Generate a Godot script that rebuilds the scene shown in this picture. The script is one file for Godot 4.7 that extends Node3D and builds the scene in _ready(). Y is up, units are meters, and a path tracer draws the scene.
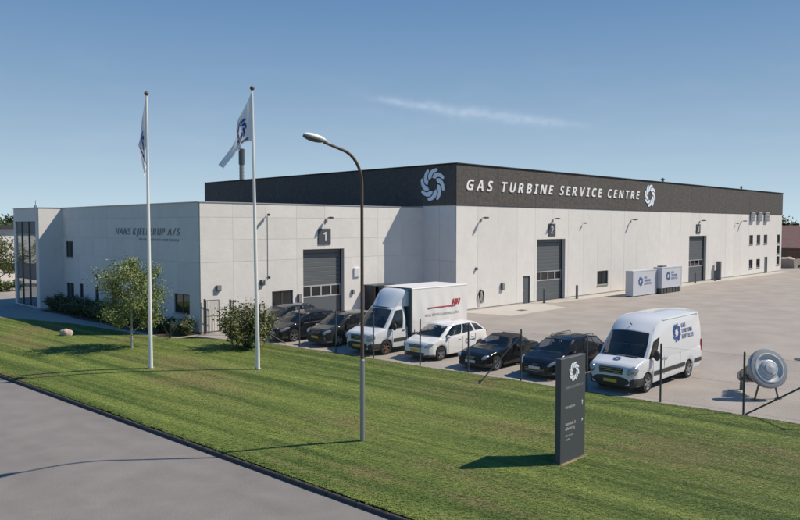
extends Node3D

# ---------------------------------------------------------------- mesh builder
class MB:
	var v := PackedVector3Array()
	var n := PackedVector3Array()
	var c := PackedColorArray()
	func tri(a: Vector3, b: Vector3, d: Vector3, out: Vector3) -> void:
		var nn := (a - d).cross(a - b)
		if nn.length_squared() < 1e-16: return
		nn = nn.normalized()
		if nn.dot(out) < 0.0:
			var t := b; b = d; d = t; nn = -nn
		v.append(a); v.append(b); v.append(d)
		n.append(nn); n.append(nn); n.append(nn)
	func quad(a: Vector3, b: Vector3, d: Vector3, e: Vector3, out: Vector3) -> void:
		tri(a, b, d, out); tri(a, d, e, out)
	func box(ctr: Vector3, size: Vector3, bs := Basis.IDENTITY) -> void:
		var h := size * 0.5
		var p := []
		for i in 8:
			p.append(ctr + bs * Vector3(h.x if i & 1 else -h.x, h.y if i & 2 else -h.y, h.z if i & 4 else -h.z))
		quad(p[0], p[2], p[6], p[4], bs * Vector3(-1, 0, 0)); quad(p[1], p[3], p[7], p[5], bs * Vector3(1, 0, 0))
		quad(p[0], p[1], p[5], p[4], bs * Vector3(0, -1, 0)); quad(p[2], p[3], p[7], p[6], bs * Vector3(0, 1, 0))
		quad(p[0], p[1], p[3], p[2], bs * Vector3(0, 0, -1)); quad(p[4], p[5], p[7], p[6], bs * Vector3(0, 0, 1))
	func span(a: Vector3, b: Vector3) -> void:
		box((a + b) * 0.5, (b - a).abs())
	# box with chamfered edges
	func cbox(ctr: Vector3, size: Vector3, ch: float, bs := Basis.IDENTITY) -> void:
		var h := size * 0.5
		for ax in 3:
			for s in [-1.0, 1.0]:
				var e1 := (ax + 1) % 3
				var e2 := (ax + 2) % 3
				var q := []
				for k in [[-1, -1], [1, -1], [1, 1], [-1, 1]]:
					var w := Vector3.ZERO
					w[ax] = s * h[ax]; w[e1] = k[0] * (h[e1] - ch); w[e2] = k[1] * (h[e2] - ch)
					q.append(ctr + bs * w)
				var o := Vector3.ZERO; o[ax] = s
				quad(q[0], q[1], q[2], q[3], bs * o)
		for ax in 3:
			var e1 := (ax + 1) % 3
			var e2 := (ax + 2) % 3
			for s1 in [-1.0, 1.0]:
				for s2 in [-1.0, 1.0]:
					var q := []
					for k in [[-1, 0], [1, 0], [1, 1], [-1, 1]]:
						var w := Vector3.ZERO
						w[ax] = k[0] * (h[ax] - ch)
						w[e1] = s1 * (h[e1] - (ch if k[1] else 0.0)); w[e2] = s2 * (h[e2] - (0.0 if k[1] else ch))
						q.append(ctr + bs * w)
					var o := Vector3.ZERO; o[e1] = s1; o[e2] = s2
					quad(q[0], q[1], q[2], q[3], bs * o)
		for i in 8:
			var sg := Vector3(1 if i & 1 else -1, 1 if i & 2 else -1, 1 if i & 4 else -1)
			var q := []
			for ax in 3:
				var w := sg * (h - Vector3.ONE * ch); w[ax] = sg[ax] * h[ax]
				q.append(ctr + bs * w)
			tri(q[0], q[1], q[2], bs * sg)
	# smooth grid of points, rows of equal length
	func grid(rows: Array, out_hint: Callable, close_u := false, skip = null) -> void:
		var nr := rows.size()
		var nc: int = rows[0].size()
		var nm := []
		for i in nr:
			var r := []
			for j in nc:
				var i0: int = max(i - 1, 0)
				var i1: int = min(i + 1, nr - 1)
				var j0: int = (j - 1 + nc) % nc if close_u else max(j - 1, 0)
				var j1: int = (j + 1) % nc if close_u else min(j + 1, nc - 1)
				var du: Vector3 = rows[i][j1] - rows[i][j0]
				var dv: Vector3 = rows[i1][j] - rows[i0][j]
				var q := du.cross(dv)
				if q.length_squared() < 1e-14: q = Vector3.UP
				q = q.normalized()
				if q.dot(out_hint.call(rows[i][j])) < 0: q = -q
				r.append(q)
			nm.append(r)
		for i in nr - 1:
			for j in (nc if close_u else nc - 1):
				if skip != null and skip.call(i, j): continue
				var k: int = (j + 1) % nc
				_sq(rows[i][j], rows[i][k], rows[i + 1][k], rows[i + 1][j], nm[i][j], nm[i][k], nm[i + 1][k], nm[i + 1][j])
	func _sq(a: Vector3, b: Vector3, d: Vector3, e: Vector3, na: Vector3, nb: Vector3, nd: Vector3, ne: Vector3) -> void:
		_st(a, b, d, na, nb, nd); _st(a, d, e, na, nd, ne)
	func _st(a: Vector3, b: Vector3, d: Vector3, na: Vector3, nb: Vector3, nd: Vector3) -> void:
		var g := (a - d).cross(a - b)
		if g.length_squared() < 1e-18: return
		if g.dot(na + nb + nd) < 0:
			v.append(a); v.append(d); v.append(b); n.append(na); n.append(nd); n.append(nb)
		else:
			v.append(a); v.append(b); v.append(d); n.append(na); n.append(nb); n.append(nd)
	# tube along points
	func tube(pts: Array, rad: Array, seg := 8, caps := true) -> void:
		var rings := []
		var m := pts.size()
		var side := Vector3.ZERO
		for i in m:
			var d: Vector3 = (pts[min(i + 1, m - 1)] - pts[max(i - 1, 0)]).normalized()
			if side == Vector3.ZERO:
				side = d.cross(Vector3.UP if absf(d.y) < 0.9 else Vector3.RIGHT).normalized()
			else:
				side = (side - d * side.dot(d)).normalized()
			var up := d.cross(side)
			var r := []
			for k in seg:
				var a := TAU * k / seg
				r.append([side * cos(a) + up * sin(a), pts[i]])
			rings.append(r)
		for i in m - 1:
			for k in seg:
				var q := (k + 1) % seg
				var A: Array = rings[i][k]; var B: Array = rings[i][q]; var D: Array = rings[i + 1][q]; var E: Array = rings[i + 1][k]
				_sq(A[1] + A[0] * rad[i], B[1] + B[0] * rad[i], D[1] + D[0] * rad[i + 1], E[1] + E[0] * rad[i + 1], A[0], B[0], D[0], E[0])
		if caps:
			for e in [0, m - 1]:
				var o: Vector3 = (pts[0] - pts[1]) if e == 0 else (pts[m - 1] - pts[m - 2])
				for k in range(1, seg - 1):
					tri(pts[e] + rings[e][0][0] * rad[e], pts[e] + rings[e][k][0] * rad[e], pts[e] + rings[e][k + 1][0] * rad[e], o)
	func rod(a: Vector3, b: Vector3, r: float, seg := 6) -> void:
		tube([a, b], [r, r], seg)
	# profile points (radius, along) turned round axis
	func lathe(at: Vector3, axis: Vector3, prof: Array, seg := 20) -> void:
		axis = axis.normalized()
		var s := axis.cross(Vector3.UP if absf(axis.y) < 0.9 else Vector3.RIGHT).normalized()
		var t := axis.cross(s)
		for i in prof.size() - 1:
			var p: Vector2 = prof[i]; var q: Vector2 = prof[i + 1]
			var e := q - p
			var no := Vector2(e.y, -e.x).normalized()   # outward when the profile runs along +axis
			for k in seg:
				var a0 := TAU * k / seg; var a1 := TAU * (k + 1) / seg
				var d0 := s * cos(a0) + t * sin(a0); var d1 := s * cos(a1) + t * sin(a1)
				var n0 := (d0 * no.x + axis * no.y); var n1 := (d1 * no.x + axis * no.y)
				_sq(at + d0 * p.x + axis * p.y, at + d1 * p.x + axis * p.y, at + d1 * q.x + axis * q.y, at + d0 * q.x + axis * q.y, n0, n1, n1, n0)
	func ball(ctr: Vector3, r: Vector3, seg := 12, bs := Basis.IDENTITY, wob: FastNoiseLite = null, amp := 0.0) -> void:
		var rows := []
		for i in seg / 2 + 1:
			var th := PI * i / (seg / 2)
			var row := []
			for k in seg:
				var ph := TAU * k / seg
				var d := Vector3(sin(th) * cos(ph), cos(th), sin(th) * sin(ph))
				var s := 1.0
				if wob: s += amp * wob.get_noise_3dv(d * 100.0)
				row.append(ctr + bs * (d * r * s))
			rows.append(row)
		grid(rows, func(p): return p - ctr, true)
	func poly(pts: Array, nrm: Vector3, thick: float) -> void:   # flat outline given thickness against nrm
		var flat := PackedVector2Array()
		var s := nrm.cross(Vector3.UP if absf(nrm.y) < 0.9 else Vector3.RIGHT).normalized()
		var t := nrm.cross(s)
		for p in pts: flat.append(Vector2(p.dot(s), p.dot(t)))
		var idx := Geometry2D.triangulate_polygon(flat)
		for i in range(0, idx.size(), 3):
			tri(pts[idx[i]], pts[idx[i + 1]], pts[idx[i + 2]], nrm)
		if thick > 0.0:
			var ctr := Vector3.ZERO
			for p in pts: ctr += p / pts.size()
			var area := 0.0
			for i in flat.size():
				area += flat[i].cross(flat[(i + 1) % flat.size()])
			for i in pts.size():
				var a: Vector3 = pts[i]; var b: Vector3 = pts[(i + 1) % pts.size()]
				var o := (b - a).cross(nrm) * (1.0 if area > 0 else -1.0)
				quad(a, b, b - nrm * thick, a - nrm * thick, o)
	func add(o: MB, x: Transform3D) -> void:
		for p in o.v: v.append(x * p)
		for q in o.n: n.append((x.basis * q).normalized())
	func mesh() -> ArrayMesh:
		var ar := []; ar.resize(Mesh.ARRAY_MAX)
		ar[Mesh.ARRAY_VERTEX] = v; ar[Mesh.ARRAY_NORMAL] = n
		if c.size() == v.size() and c.size() > 0: ar[Mesh.ARRAY_COLOR] = c
		var m := ArrayMesh.new()
		m.add_surface_from_arrays(Mesh.PRIMITIVE_TRIANGLES, ar)
		return m

# ---------------------------------------------------------------- naming helpers
var taken := {}
func numbered(called: String) -> String:
	if not taken.has(called):
		taken[called] = 0
		return called
	taken[called] += 1
	return "%s_%03d" % [called, taken[called]]
func obj(called: String, shape, m: Material, parent: Node = null) -> MeshInstance3D:
	var o := MeshInstance3D.new()
	o.mesh = shape.mesh() if shape is MB else shape
	o.material_override = m
	o.cast_shadow = GeometryInstance3D.SHADOW_CASTING_SETTING_ON
	if parent == null:
		o.name = numbered(called); add_child(o)
	else:
		o.name = called; parent.add_child(o, true)
	return o
func tag(o: Node, label: String, category: String, group := "") -> void:
	o.set_meta("label", label); o.set_meta("category", category)
	if group: o.set_meta("group", group)
func thing(called: String, label: String, category: String, at := Vector3.ZERO, turn := 0.0, group := "") -> Node3D:
	var o := Node3D.new(); o.name = numbered(called); add_child(o)
	o.position = at; o.rotation.y = turn
	tag(o, label, category, group)
	return o
func struct(called: String, shape, m: Material) -> MeshInstance3D:
	var o := obj(called, shape, m); o.set_meta("kind", "structure")
	return o

# ---------------------------------------------------------------- materials
var M := {}
var rng := RandomNumberGenerator.new()
func lin(r: float, g: float, b: float) -> Color:
	return Color(r, g, b).linear_to_srgb()
func plain(r: float, g: float, b: float, rough := 0.8, metal := 0.0) -> StandardMaterial3D:
	var m := StandardMaterial3D.new()
	m.albedo_color = lin(r, g, b); m.roughness = rough; m.metallic = metal
	return m
func noise(sd: int, freq: float, oct := 4) -> FastNoiseLite:
	var f := FastNoiseLite.new()
	f.seed = sd; f.frequency = freq; f.noise_type = FastNoiseLite.TYPE_SIMPLEX_SMOOTH
	f.fractal_octaves = oct
	return f
# tiling grain: a mix of coarse and fine noise between two linear colours
func grain(sd: int, size: int, f1: float, f2: float, k: float, lo: Vector3, hi: Vector3, spots := 0.0) -> ImageTexture:
	var a := noise(sd, f1, 4).get_seamless_image(size, size).get_data()
	var b := PackedByteArray()
	if f2 < 0.08: b = noise(sd + 7, f2, 2).get_seamless_image(size, size).get_data()
	else: b = speckle(sd + 7, size)
	var lut := []
	for i in 256:
		var q := lo.lerp(hi, i / 255.0)
		var s := lin(q.x, q.y, q.z)
		lut.append([int(s.r * 255), int(s.g * 255), int(s.b * 255)])
	var out := PackedByteArray(); out.resize(size * size * 3)
	var r := RandomNumberGenerator.new(); r.seed = sd
	for i in size * size:
		var t := a[i] * (1.0 - k) + b[i] * k
		if spots > 0.0 and r.randf() < spots: t += r.randf_range(-110, 110)
		var e: Array = lut[clampi(int(t), 0, 255)]
		out[i * 3] = e[0]; out[i * 3 + 1] = e[1]; out[i * 3 + 2] = e[2]
	return ImageTexture.create_from_image(Image.create_from_data(size, size, false, Image.FORMAT_RGB8, out))
func speckle(sd: int, size: int) -> PackedByteArray:
	var r := RandomNumberGenerator.new(); r.seed = sd
	var a := PackedByteArray(); a.resize(size * size)
	for i in size * size: a[i] = clampi(int(r.randfn(128.0, 46.0)), 0, 255)
	return a
func bumps(sd: int, size: int, f: float, strength: float) -> ImageTexture:
	var im: Image = noise(sd, f, 4).get_seamless_image(size, size) if f < 0.1 else Image.create_from_data(size, size, false, Image.FORMAT_L8, speckle(sd, size))
	im.bump_map_to_normal_map(strength)
	return ImageTexture.create_from_image(im)
func textured(tex: Texture2D, metres: float, rough: float, nrm: Texture2D = null, ns := 1.0, tint := Color.WHITE) -> StandardMaterial3D:
	var m := StandardMaterial3D.new()
	m.albedo_texture = tex; m.albedo_color = tint
	m.uv1_triplanar = true; m.uv1_world_triplanar = true
	m.uv1_scale = Vector3.ONE / metres
	m.roughness = rough
	if nrm:
		m.normal_enabled = true; m.normal_texture = nrm; m.normal_scale = ns
	return m
func glass(r: float, g: float, b: float, a: float) -> StandardMaterial3D:
	var m := StandardMaterial3D.new()
	var q := lin(r, g, b)
	m.albedo_color = Color(q.r, q.g, q.b, a)
	m.transparency = BaseMaterial3D.TRANSPARENCY_ALPHA
	m.roughness = 0.03; m.metallic_specular = 0.6
	return m
func paint(r: float, g: float, b: float) -> StandardMaterial3D:
	var m := plain(r, g, b, 0.09)
	m.metallic_specular = 0.5
	return m
func leafy(r: float, g: float, b: float) -> StandardMaterial3D:
	var m := plain(r, g, b, 0.55)
	m.vertex_color_use_as_albedo = true
	m.albedo_color = Color.WHITE
	m.backlight_enabled = true; m.backlight = lin(r * 0.9, g * 0.9, b * 0.6)
	m.cull_mode = BaseMaterial3D.CULL_DISABLED
	return m

# ---------------------------------------------------------------- layout
const KERB_S := 0.054
const ROAD_Y := -0.355
const HX := 39.29      # hall corner
const HZ := -33.76
const HXE := 106.4     # hall far end
const HZB := -67.7
const HH := 10.5
const BAND := 7.57
const AX := 21.05      # low wing corner
const AZ := -36.97
const AH := 7.45
const PX := 19.29      # entrance block
const PZ := -56.84
const PZB := -62.2
func kx(z: float) -> float: return 11.67 + KERB_S * z
func fx(z: float) -> float: return 24.47 + (z + 8.79) * 0.0989
var gn: FastNoiseLite
func lawn_y(x: float, z: float) -> float:
	var d := clampf((x - kx(z)) / 4.6, 0.0, 1.0)
	return 0.035 - 0.275 * (1.0 - d) * (1.0 - d) + 0.03 * gn.get_noise_2d(x * 6.0, z * 6.0) * d

func _ready() -> void:
	rng.seed = 11
	gn = noise(5, 0.05, 3)
	# camera
	var cam := Camera3D.new()
	add_child(cam)
	cam.fov = 39.01
	cam.near = 0.1; cam.far = 6000.0
	cam.look_at_from_position(Vector3(0, 6.1, 0), Vector3(0, 6.1, 0) + Vector3(0.7057, -0.04627, -0.7070), Vector3.UP)
	cam.current = true
	# sky
	var env := Environment.new()
	env.background_mode = Environment.BG_SKY
	var sky := Sky.new()
	var sm := ProceduralSkyMaterial.new()
	sm.sky_top_color = lin(0.016, 0.112, 0.300)
	sm.sky_horizon_color = lin(0.43, 0.55, 0.615)
	sm.sky_curve = 0.132
	sm.ground_horizon_color = lin(0.30, 0.33, 0.33)
	sm.ground_bottom_color = lin(0.12, 0.13, 0.10)
	sm.sun_angle_max = 2.0
	sm.sky_energy_multiplier = 1.0
	sm.sky_cover = cirrus()
	sm.sky_cover_modulate = Color(1, 1, 1, 1)
	sky.sky_material = sm
	env.sky = sky
	env.tonemap_mode = Environment.TONE_MAPPER_LINEAR
	env.tonemap_exposure = 1.33
	env.sdfgi_enabled = true; env.ssao_enabled = true; env.ssil_enabled = true
	var we := WorldEnvironment.new(); we.environment = env
	add_child(we)
	# sun: azimuth and height read from the shadow of the hall corner on the low wing
	var sun := DirectionalLight3D.new()
	add_child(sun)
	var az := deg_to_rad(39.8); var el := deg_to_rad(47.2)
	var to_sun := Vector3(cos(el) * cos(az), sin(el), cos(el) * sin(az))
	sun.look_at_from_position(to_sun * 50.0, Vector3.ZERO, Vector3.UP)
	sun.light_energy = 1.2
	sun.light_color = Color(1.0, 0.95, 0.87)
	sun.light_angular_distance = 0.53
	sun.shadow_enabled = true

	make_materials()
	print("materials")
	setting()
	print("setting")
	hall()
	wing()
	print("buildings")
	backdrop()
	plants()
	print("plants")
	fence()
	street_things()
	vehicles()
	print("vehicles")
	grass()
	print("done")

func cirrus() -> ImageTexture:
	var w := 2048; var h := 1024
	var im := Image.create(w, h, false, Image.FORMAT_RGBA8)
	im.fill(Color(0, 0, 0, 0))
	var f1 := noise(31, 0.012, 4); var f2 := noise(32, 0.05, 4)
	# panorama columns: u from the direction; found by trying the direction of each pixel
	for y in range(360, 520):
		var elv := (0.5 - (y + 0.5) / h) * PI
		for x in w:
			var a := (x + 0.5) / w * TAU
			var d := Vector3(sin(a) * cos(elv), sin(elv), -cos(a) * cos(elv))
			var b := rad_to_deg(atan2(d.x, -d.z))      # bearing from -z towards +x
			if b < 20 or b > 75: continue
			var e := rad_to_deg(elv)
			# the streak: from bearing 43 (9.9 deg up) to 59 (7.2 deg up)
			var t := (b - 42.6) / 17.0
			var k := 0.0
			if t > -0.05 and t < 1.1:
				var mid := 9.75 - 2.35 * t + 0.15 * f1.get_noise_2d(b * 30.0, 3.0)
				var wd := 0.14 + 0.30 * sin(clampf(t, 0.02, 0.98) * PI) * (0.75 + 0.5 * f1.get_noise_2d(b * 40.0, 50.0))
				var q := (e - mid) / wd
				k = exp(-q * q) * smoothstep(-0.05, 0.12, t) * (1.0 - smoothstep(0.75, 1.08, t)) * (0.75 + 0.7 * f2.get_noise_2d(b * 26.0 + e * 40.0, e * 120.0))
			# faint veil
			var vl := 0.05 * maxf(0.0, f1.get_noise_2d(b * 10.0, e * 45.0 + 400.0)) * smoothstep(2.0, 6.0, e) * (1.0 - smoothstep(11.0, 15.0, e))
			k = clampf(k * 0.36 + vl, 0.0, 1.0)
			if k > 0.004: im.set_pixel(x, y, Color(0.62, 0.58, 0.55, k))
	return ImageTexture.create_from_image(im)

func make_materials() -> void:
	var cb := bumps(3, 256, 0.03, 3.0)
	for i in 4:
		var q: float = [1.0, 0.98, 1.015, 0.965][i]
		M["conc%d" % i] = textured(grain(40 + i, 512, 0.006, 0.09, 0.35, Vector3(0.63, 0.615, 0.60) * q, Vector3(0.70, 0.688, 0.675) * q, 0.02), 3.1 + i * 0.7, 0.85, cb, 0.10)
		M["black%d" % i] = textured(grain(60 + i, 512, 0.012, 0.12, 0.5, Vector3(0.038, 0.035, 0.034) * q, Vector3(0.11, 0.104, 0.10) * q, 0.12), 2.3 + i * 0.6, 0.75, cb, 0.5)
	M.joint = plain(0.52, 0.51, 0.50, 0.9)
	M.bjoint = plain(0.03, 0.03, 0.03, 0.9)
	M.coping = plain(0.06, 0.07, 0.075, 0.5, 0.3)
	M.roof = plain(0.10, 0.10, 0.10, 0.95)
	M.plinth = plain(0.22, 0.21, 0.20, 0.9)
	M.asphalt = textured(grain(80, 1024, 0.004, 0.16, 0.55, Vector3(0.175, 0.162, 0.153), Vector3(0.265, 0.246, 0.234), 0.25), 6.0, 0.9, bumps(8, 512, 0.2, 2.0), 0.3)
	M.yard = textured(grain(84, 1024, 0.0045, 0.15, 0.4, Vector3(0.27, 0.24, 0.215), Vector3(0.40, 0.36, 0.33), 0.2), 15.0, 0.92, bumps(9, 512, 0.2, 2.0), 0.15)
	M.apron = textured(grain(86, 512, 0.008, 0.15, 0.4, Vector3(0.42, 0.39, 0.35), Vector3(0.52, 0.49, 0.45), 0.1), 4.0, 0.9)
	M.kerb = textured(grain(88, 256, 0.02, 0.2, 0.5, Vector3(0.035, 0.035, 0.035), Vector3(0.09, 0.088, 0.085), 0.1), 1.3, 0.92)
	M.paving = textured(grain(89, 512, 0.01, 0.16, 0.5, Vector3(0.24, 0.225, 0.21), Vector3(0.36, 0.34, 0.315), 0.1), 3.0, 0.92)
	M.soil = textured(grain(90, 256, 0.02, 0.2, 0.5, Vector3(0.05, 0.035, 0.022), Vector3(0.13, 0.095, 0.06), 0.1), 1.5, 0.95)
	M.field = textured(grain(91, 512, 0.01, 0.1, 0.4, Vector3(0.06, 0.085, 0.025), Vector3(0.13, 0.15, 0.05)), 40.0, 0.95)
	M.slate = plain(0.065, 0.075, 0.088, 0.5, 0.1)
	M.slate2 = plain(0.10, 0.115, 0.13, 0.5, 0.1)
	M.alu = plain(0.52, 0.53, 0.55, 0.4, 0.6)
	M.darkmetal = plain(0.035, 0.038, 0.042, 0.5, 0.3)
	M.post = plain(0.075, 0.085, 0.085, 0.55, 0.3)
	M.wire = plain(0.16, 0.18, 0.17, 0.5, 0.5)
	M.white = plain(0.78, 0.78, 0.78, 0.5)
	M.polewhite = plain(0.74, 0.74, 0.74, 0.35)
	M.frame = plain(0.09, 0.095, 0.10, 0.5)
	M.pane = glass(0.012, 0.016, 0.02, 0.42)
	M.curtain = plain(0.58, 0.50, 0.16, 0.9)
	M.inside = plain(0.06, 0.06, 0.06, 0.95)
	M.carglass = glass(0.010, 0.014, 0.018, 0.48)
	M.cabin = plain(0.05, 0.05, 0.052, 0.9)
	M.tyre = plain(0.018, 0.018, 0.019, 0.85)
	M.rim = plain(0.45, 0.46, 0.48, 0.32, 0.85)
	M.rusty = plain(0.16, 0.10, 0.07, 0.7, 0.3)
	M.bumper = plain(0.035, 0.036, 0.038, 0.7)
	M.lens = plain(0.34, 0.38, 0.42, 0.08, 0.5)
	M.amber = plain(0.6, 0.22, 0.03, 0.25)
	M.red = plain(0.45, 0.02, 0.02, 0.25)
	M.seam = plain(0.02, 0.02, 0.02, 0.8)
	M.plate = plain(0.62, 0.62, 0.60, 0.5)
	M.plateY = plain(0.62, 0.40, 0.04, 0.5)
	M.blue = plain(0.03, 0.075, 0.26, 0.45)
	M.sky = plain(0.74, 0.84, 0.95, 0.4)
	M.pale = plain(0.72, 0.80, 0.90, 0.4)
	M.logogrey = plain(0.20, 0.225, 0.26, 0.5)
	M.steel = plain(0.50, 0.52, 0.54, 0.55, 0.25)
	M.steeldark = plain(0.12, 0.125, 0.13, 0.45, 0.7)
	M.bark = textured(grain(93, 256, 0.03, 0.2, 0.5, Vector3(0.24, 0.22, 0.19), Vector3(0.62, 0.60, 0.56), 0.1), 0.5, 0.9)
	M.bark2 = plain(0.07, 0.055, 0.04, 0.9)
	M.stone = textured(grain(94, 256, 0.02, 0.2, 0.4, Vector3(0.28, 0.20, 0.15), Vector3(0.60, 0.50, 0.42), 0.1), 1.1, 0.9)
	M.leaf = leafy(0.11, 0.15, 0.04)
	M.lampbrown = textured(grain(95, 256, 0.03, 0.2, 0.5, Vector3(0.05, 0.038, 0.03), Vector3(0.14, 0.10, 0.08), 0.05), 0.9, 0.7)
	M.galv = plain(0.30, 0.31, 0.31, 0.5, 0.5)
	M.brickw = textured(grain(96, 256, 0.02, 0.2, 0.5, Vector3(0.13, 0.07, 0.05), Vector3(0.26, 0.16, 0.12), 0.1), 2.0, 0.9)
	M.rooftile = textured(grain(97, 256, 0.02, 0.2, 0.4, Vector3(0.14, 0.075, 0.065), Vector3(0.24, 0.14, 0.125), 0.1), 5.0, 0.85)
	M.mirrorpane = plain(0.42, 0.46, 0.48, 0.04, 0.9)
	M.sand = textured(grain(98, 256, 0.03, 0.2, 0.5, Vector3(0.18, 0.14, 0.08), Vector3(0.34, 0.28, 0.17), 0.1), 0.8, 0.95)
	M.darkpane = plain(0.02, 0.025, 0.03, 0.1)
	M.steeldark2 = plain(0.30, 0.31, 0.32, 0.5, 0.4)
	M.contwhite = plain(0.50, 0.53, 0.58, 0.5)
	M.vanwhite = paint(0.66, 0.68, 0.71)
	M.carwhite = paint(0.76, 0.76, 0.76)
	M.carblack = paint(0.010, 0.010, 0.013)
	M.cargrey = paint(0.03, 0.031, 0.033)
	M.carnavy = paint(0.014, 0.015, 0.022)
	M.carslate = paint(0.03, 0.035, 0.042)
	M.softtop = plain(0.018, 0.018, 0.020, 0.85)
	M.palepaint = paint(0.64, 0.68, 0.73)
	M.tarp = plain(0.72, 0.71, 0.70, 0.55)
	M.logored = plain(0.38, 0.03, 0.04, 0.5)
	M.faintprint = plain(0.50, 0.52, 0.52, 0.6)
	M.logomid = plain(0.38, 0.40, 0.42, 0.5)
	M.logomid2 = plain(0.36, 0.37, 0.38, 0.5)

# ---------------------------------------------------------------- ground, road, lawn, kerb
func sheet(x0: float, x1: float, z0: float, z1: float, nx: int, nz: int, f: Callable) -> MB:
	var rows := []
	for j in nz + 1:
		var r := []
		var z := lerpf(z0, z1, float(j) / nz)
		for i in nx + 1:
			r.append(f.call(lerpf(x0, x1, float(i) / nx), z))
		rows.append(r)
	var b := MB.new()
	b.grid(rows, func(_p): return Vector3.UP)
	return b
func lawn_in(z: float) -> float:      # inner (building side) edge of the lawn
	if z > -33.0: return fx(z) - 0.25
	if z > -37.0: return lerpf(fx(-33.0) - 0.25, 18.9, (-33.0 - z) / 4.0)
	if z > -47.0: return lerpf(18.9, 17.6, (-37.0 - z) / 10.0)
	return lerpf(17.6, 15.6, clampf((-47.0 - z) / 6.0, 0, 1))
func macro(x: float, z: float) -> Color:   # linear colour of the turf: mown streaks, dry and mossy patches
	var s := x - 0.075 * z
	var st := mac1.get_noise_2d(s * 46.0, z * 1.6)
	var st2 := mac1.get_noise_2d(s * 130.0, z * 4.0 + 900.0)
	var pt := mac2.get_noise_2d(x * 9.0, z * 6.0)
	var fine := mac2.get_noise_2d(x * 90.0, z * 60.0 + 300.0)
	var band := sin((s + 0.25 * mac2.get_noise_2d(s * 3.0, z * 2.0)) * TAU / 1.25) * 0.5
	var k := 0.5 + 0.80 * st + 0.45 * st2 + 0.30 * band + 0.18 * fine
	k = clampf(k, 0.0, 1.0)
	var green := Vector3(0.072, 0.116, 0.019).lerp(Vector3(0.198, 0.243, 0.052), k)
	var dry := clampf(pt * 1.6 - 0.05 + 0.9 * st2, 0.0, 0.85)
	green = green.lerp(Vector3(0.205, 0.165, 0.072), dry * 0.75)
	return Color(green.x, green.y, green.z)
var mac1: FastNoiseLite
var mac2: FastNoiseLite
func setting() -> void:
	mac1 = noise(70, 0.02, 3); mac2 = noise(71, 0.02, 4)
	# far land
	struct("ground", sheet(-3000, 3000, -3000, 3000, 60, 60, func(x, z): return Vector3(x, -0.52 - 0.004 * maxf(0.0, Vector2(x, z).length() - 600.0), z)), M.field)
	# road
	var rd := sheet(-11.5, 0.0, -160, 10, 60, 240, func(x, z): return Vector3(kx(z) + x + 0.02, ROAD_Y, z))
	for p in rd.v:
		var u := p.x - kx(p.z)
		var wear := 1.0 + 0.10 * mac2.get_noise_2d(u * 45.0, p.z * 1.6) + 0.07 * mac1.get_noise_2d(u * 20.0 + 70.0, p.z * 9.0)
		rd.c.append(Color(wear * 0.97, wear * 0.97, wear * 0.97))
	M.asphalt.vertex_color_use_as_albedo = true
	struct("road", rd, M.asphalt)
	# lawn: one mesh with its own colours
	var b := MB.new()
	var nx := 150; var nz := 420
	var rows := []
	for j in nz + 1:
		var z := lerpf(2.0, -53.5, float(j) / nz)
		var r := []
		for i in nx + 1:
			var x := lerpf(kx(z) + 0.13, lawn_in(z), float(i) / nx)
			r.append(Vector3(x, lawn_y(x, z), z))
		rows.append(r)
	b.grid(rows, func(_p): return Vector3.UP)
	for p in b.v: b.c.append(macro(p.x, p.z))
	var lm := plain(1, 1, 1, 0.95); lm.vertex_color_use_as_albedo = true
	M.turf = lm
	struct("lawn", b, lm)
	# yard slab
	var y := MB.new()
	var ring := []
	for z in range(8, -34, -2): ring.append(Vector3(lawn_in(z) - 0.25, 0, z))
	ring.append_array([Vector3(20.4, 0, -37.2), Vector3(20.4, 0, -100), Vector3(135, 0, -100), Vector3(135, 0, 8)])
	y.poly(ring, Vector3.UP, 0.5)
	struct("yard", y, M.yard)
	# entrance paving, with the path along the hedge
	var f := MB.new()
	var rr := []
	for j in 41:
		var z := lerpf(-36.5, -100.0, j / 40.0)
		var r := []
		for i in 9:
			var x0 := lawn_in(z) - 0.15 if z > -53.0 else lerpf(lawn_in(-53.0), kx(z) + 0.1, clampf((-53.0 - z) / 3.0, 0, 1))
			var x := lerpf(x0, 20.9, i / 8.0)
			var d := clampf((x - kx(z)) / 4.6, 0.0, 1.0)
			r.append(Vector3(x, 0.012 - 0.30 * (1.0 - d) * (1.0 - d), z))
		rr.append(r)
	f.grid(rr, func(_p): return Vector3.UP)
	struct("path", f, M.paving)
	# soil bed under the hedge
	var s := MB.new()
	var q := []
	for j in 13:
		var z := lerpf(-37.0, -55.8, j / 12.0)
		q.append([Vector3(19.0 - 0.15 * sin(z), 0.03, z), Vector3(20.2, 0.07, z), Vector3(21.2, 0.05, z)])
	s.grid(q, func(_p): return Vector3.UP)
	struct("soil_bed", s, M.soil)
	# kerb of single stones
	var kn := Node3D.new(); kn.name = "kerb"; add_child(kn); kn.set_meta("kind", "structure")
	var st := []
	for i in 3:
		var kb := MB.new()
		kb.cbox(Vector3.ZERO, Vector3(0.10, 0.40, 0.988), 0.012 + 0.004 * i)
		st.append(kb.mesh())
	for i in 60:
		var z := 1.0 - i * 1.0
		var o := obj("kerbstone", st[i % 3], M.kerb, kn)
		o.position = Vector3(kx(z) + 0.075, -0.2 - 0.25 + rng.randf_range(-0.006, 0.006), z)
		o.rotation.y = atan(KERB_S) + rng.randf_range(-0.004, 0.004)
	# concrete apron by the hose
	var ap := MB.new()
	ap.poly([Vector3(39.5, 0.006, -33.7), Vector3(40.3, 0.006, -29.7), Vector3(47.4, 0.006, -29.9), Vector3(49.2, 0.006, -33.7)], Vector3.UP, 0.0)
	struct("apron", ap, M.apron)
	var ap2 := MB.new()
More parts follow.
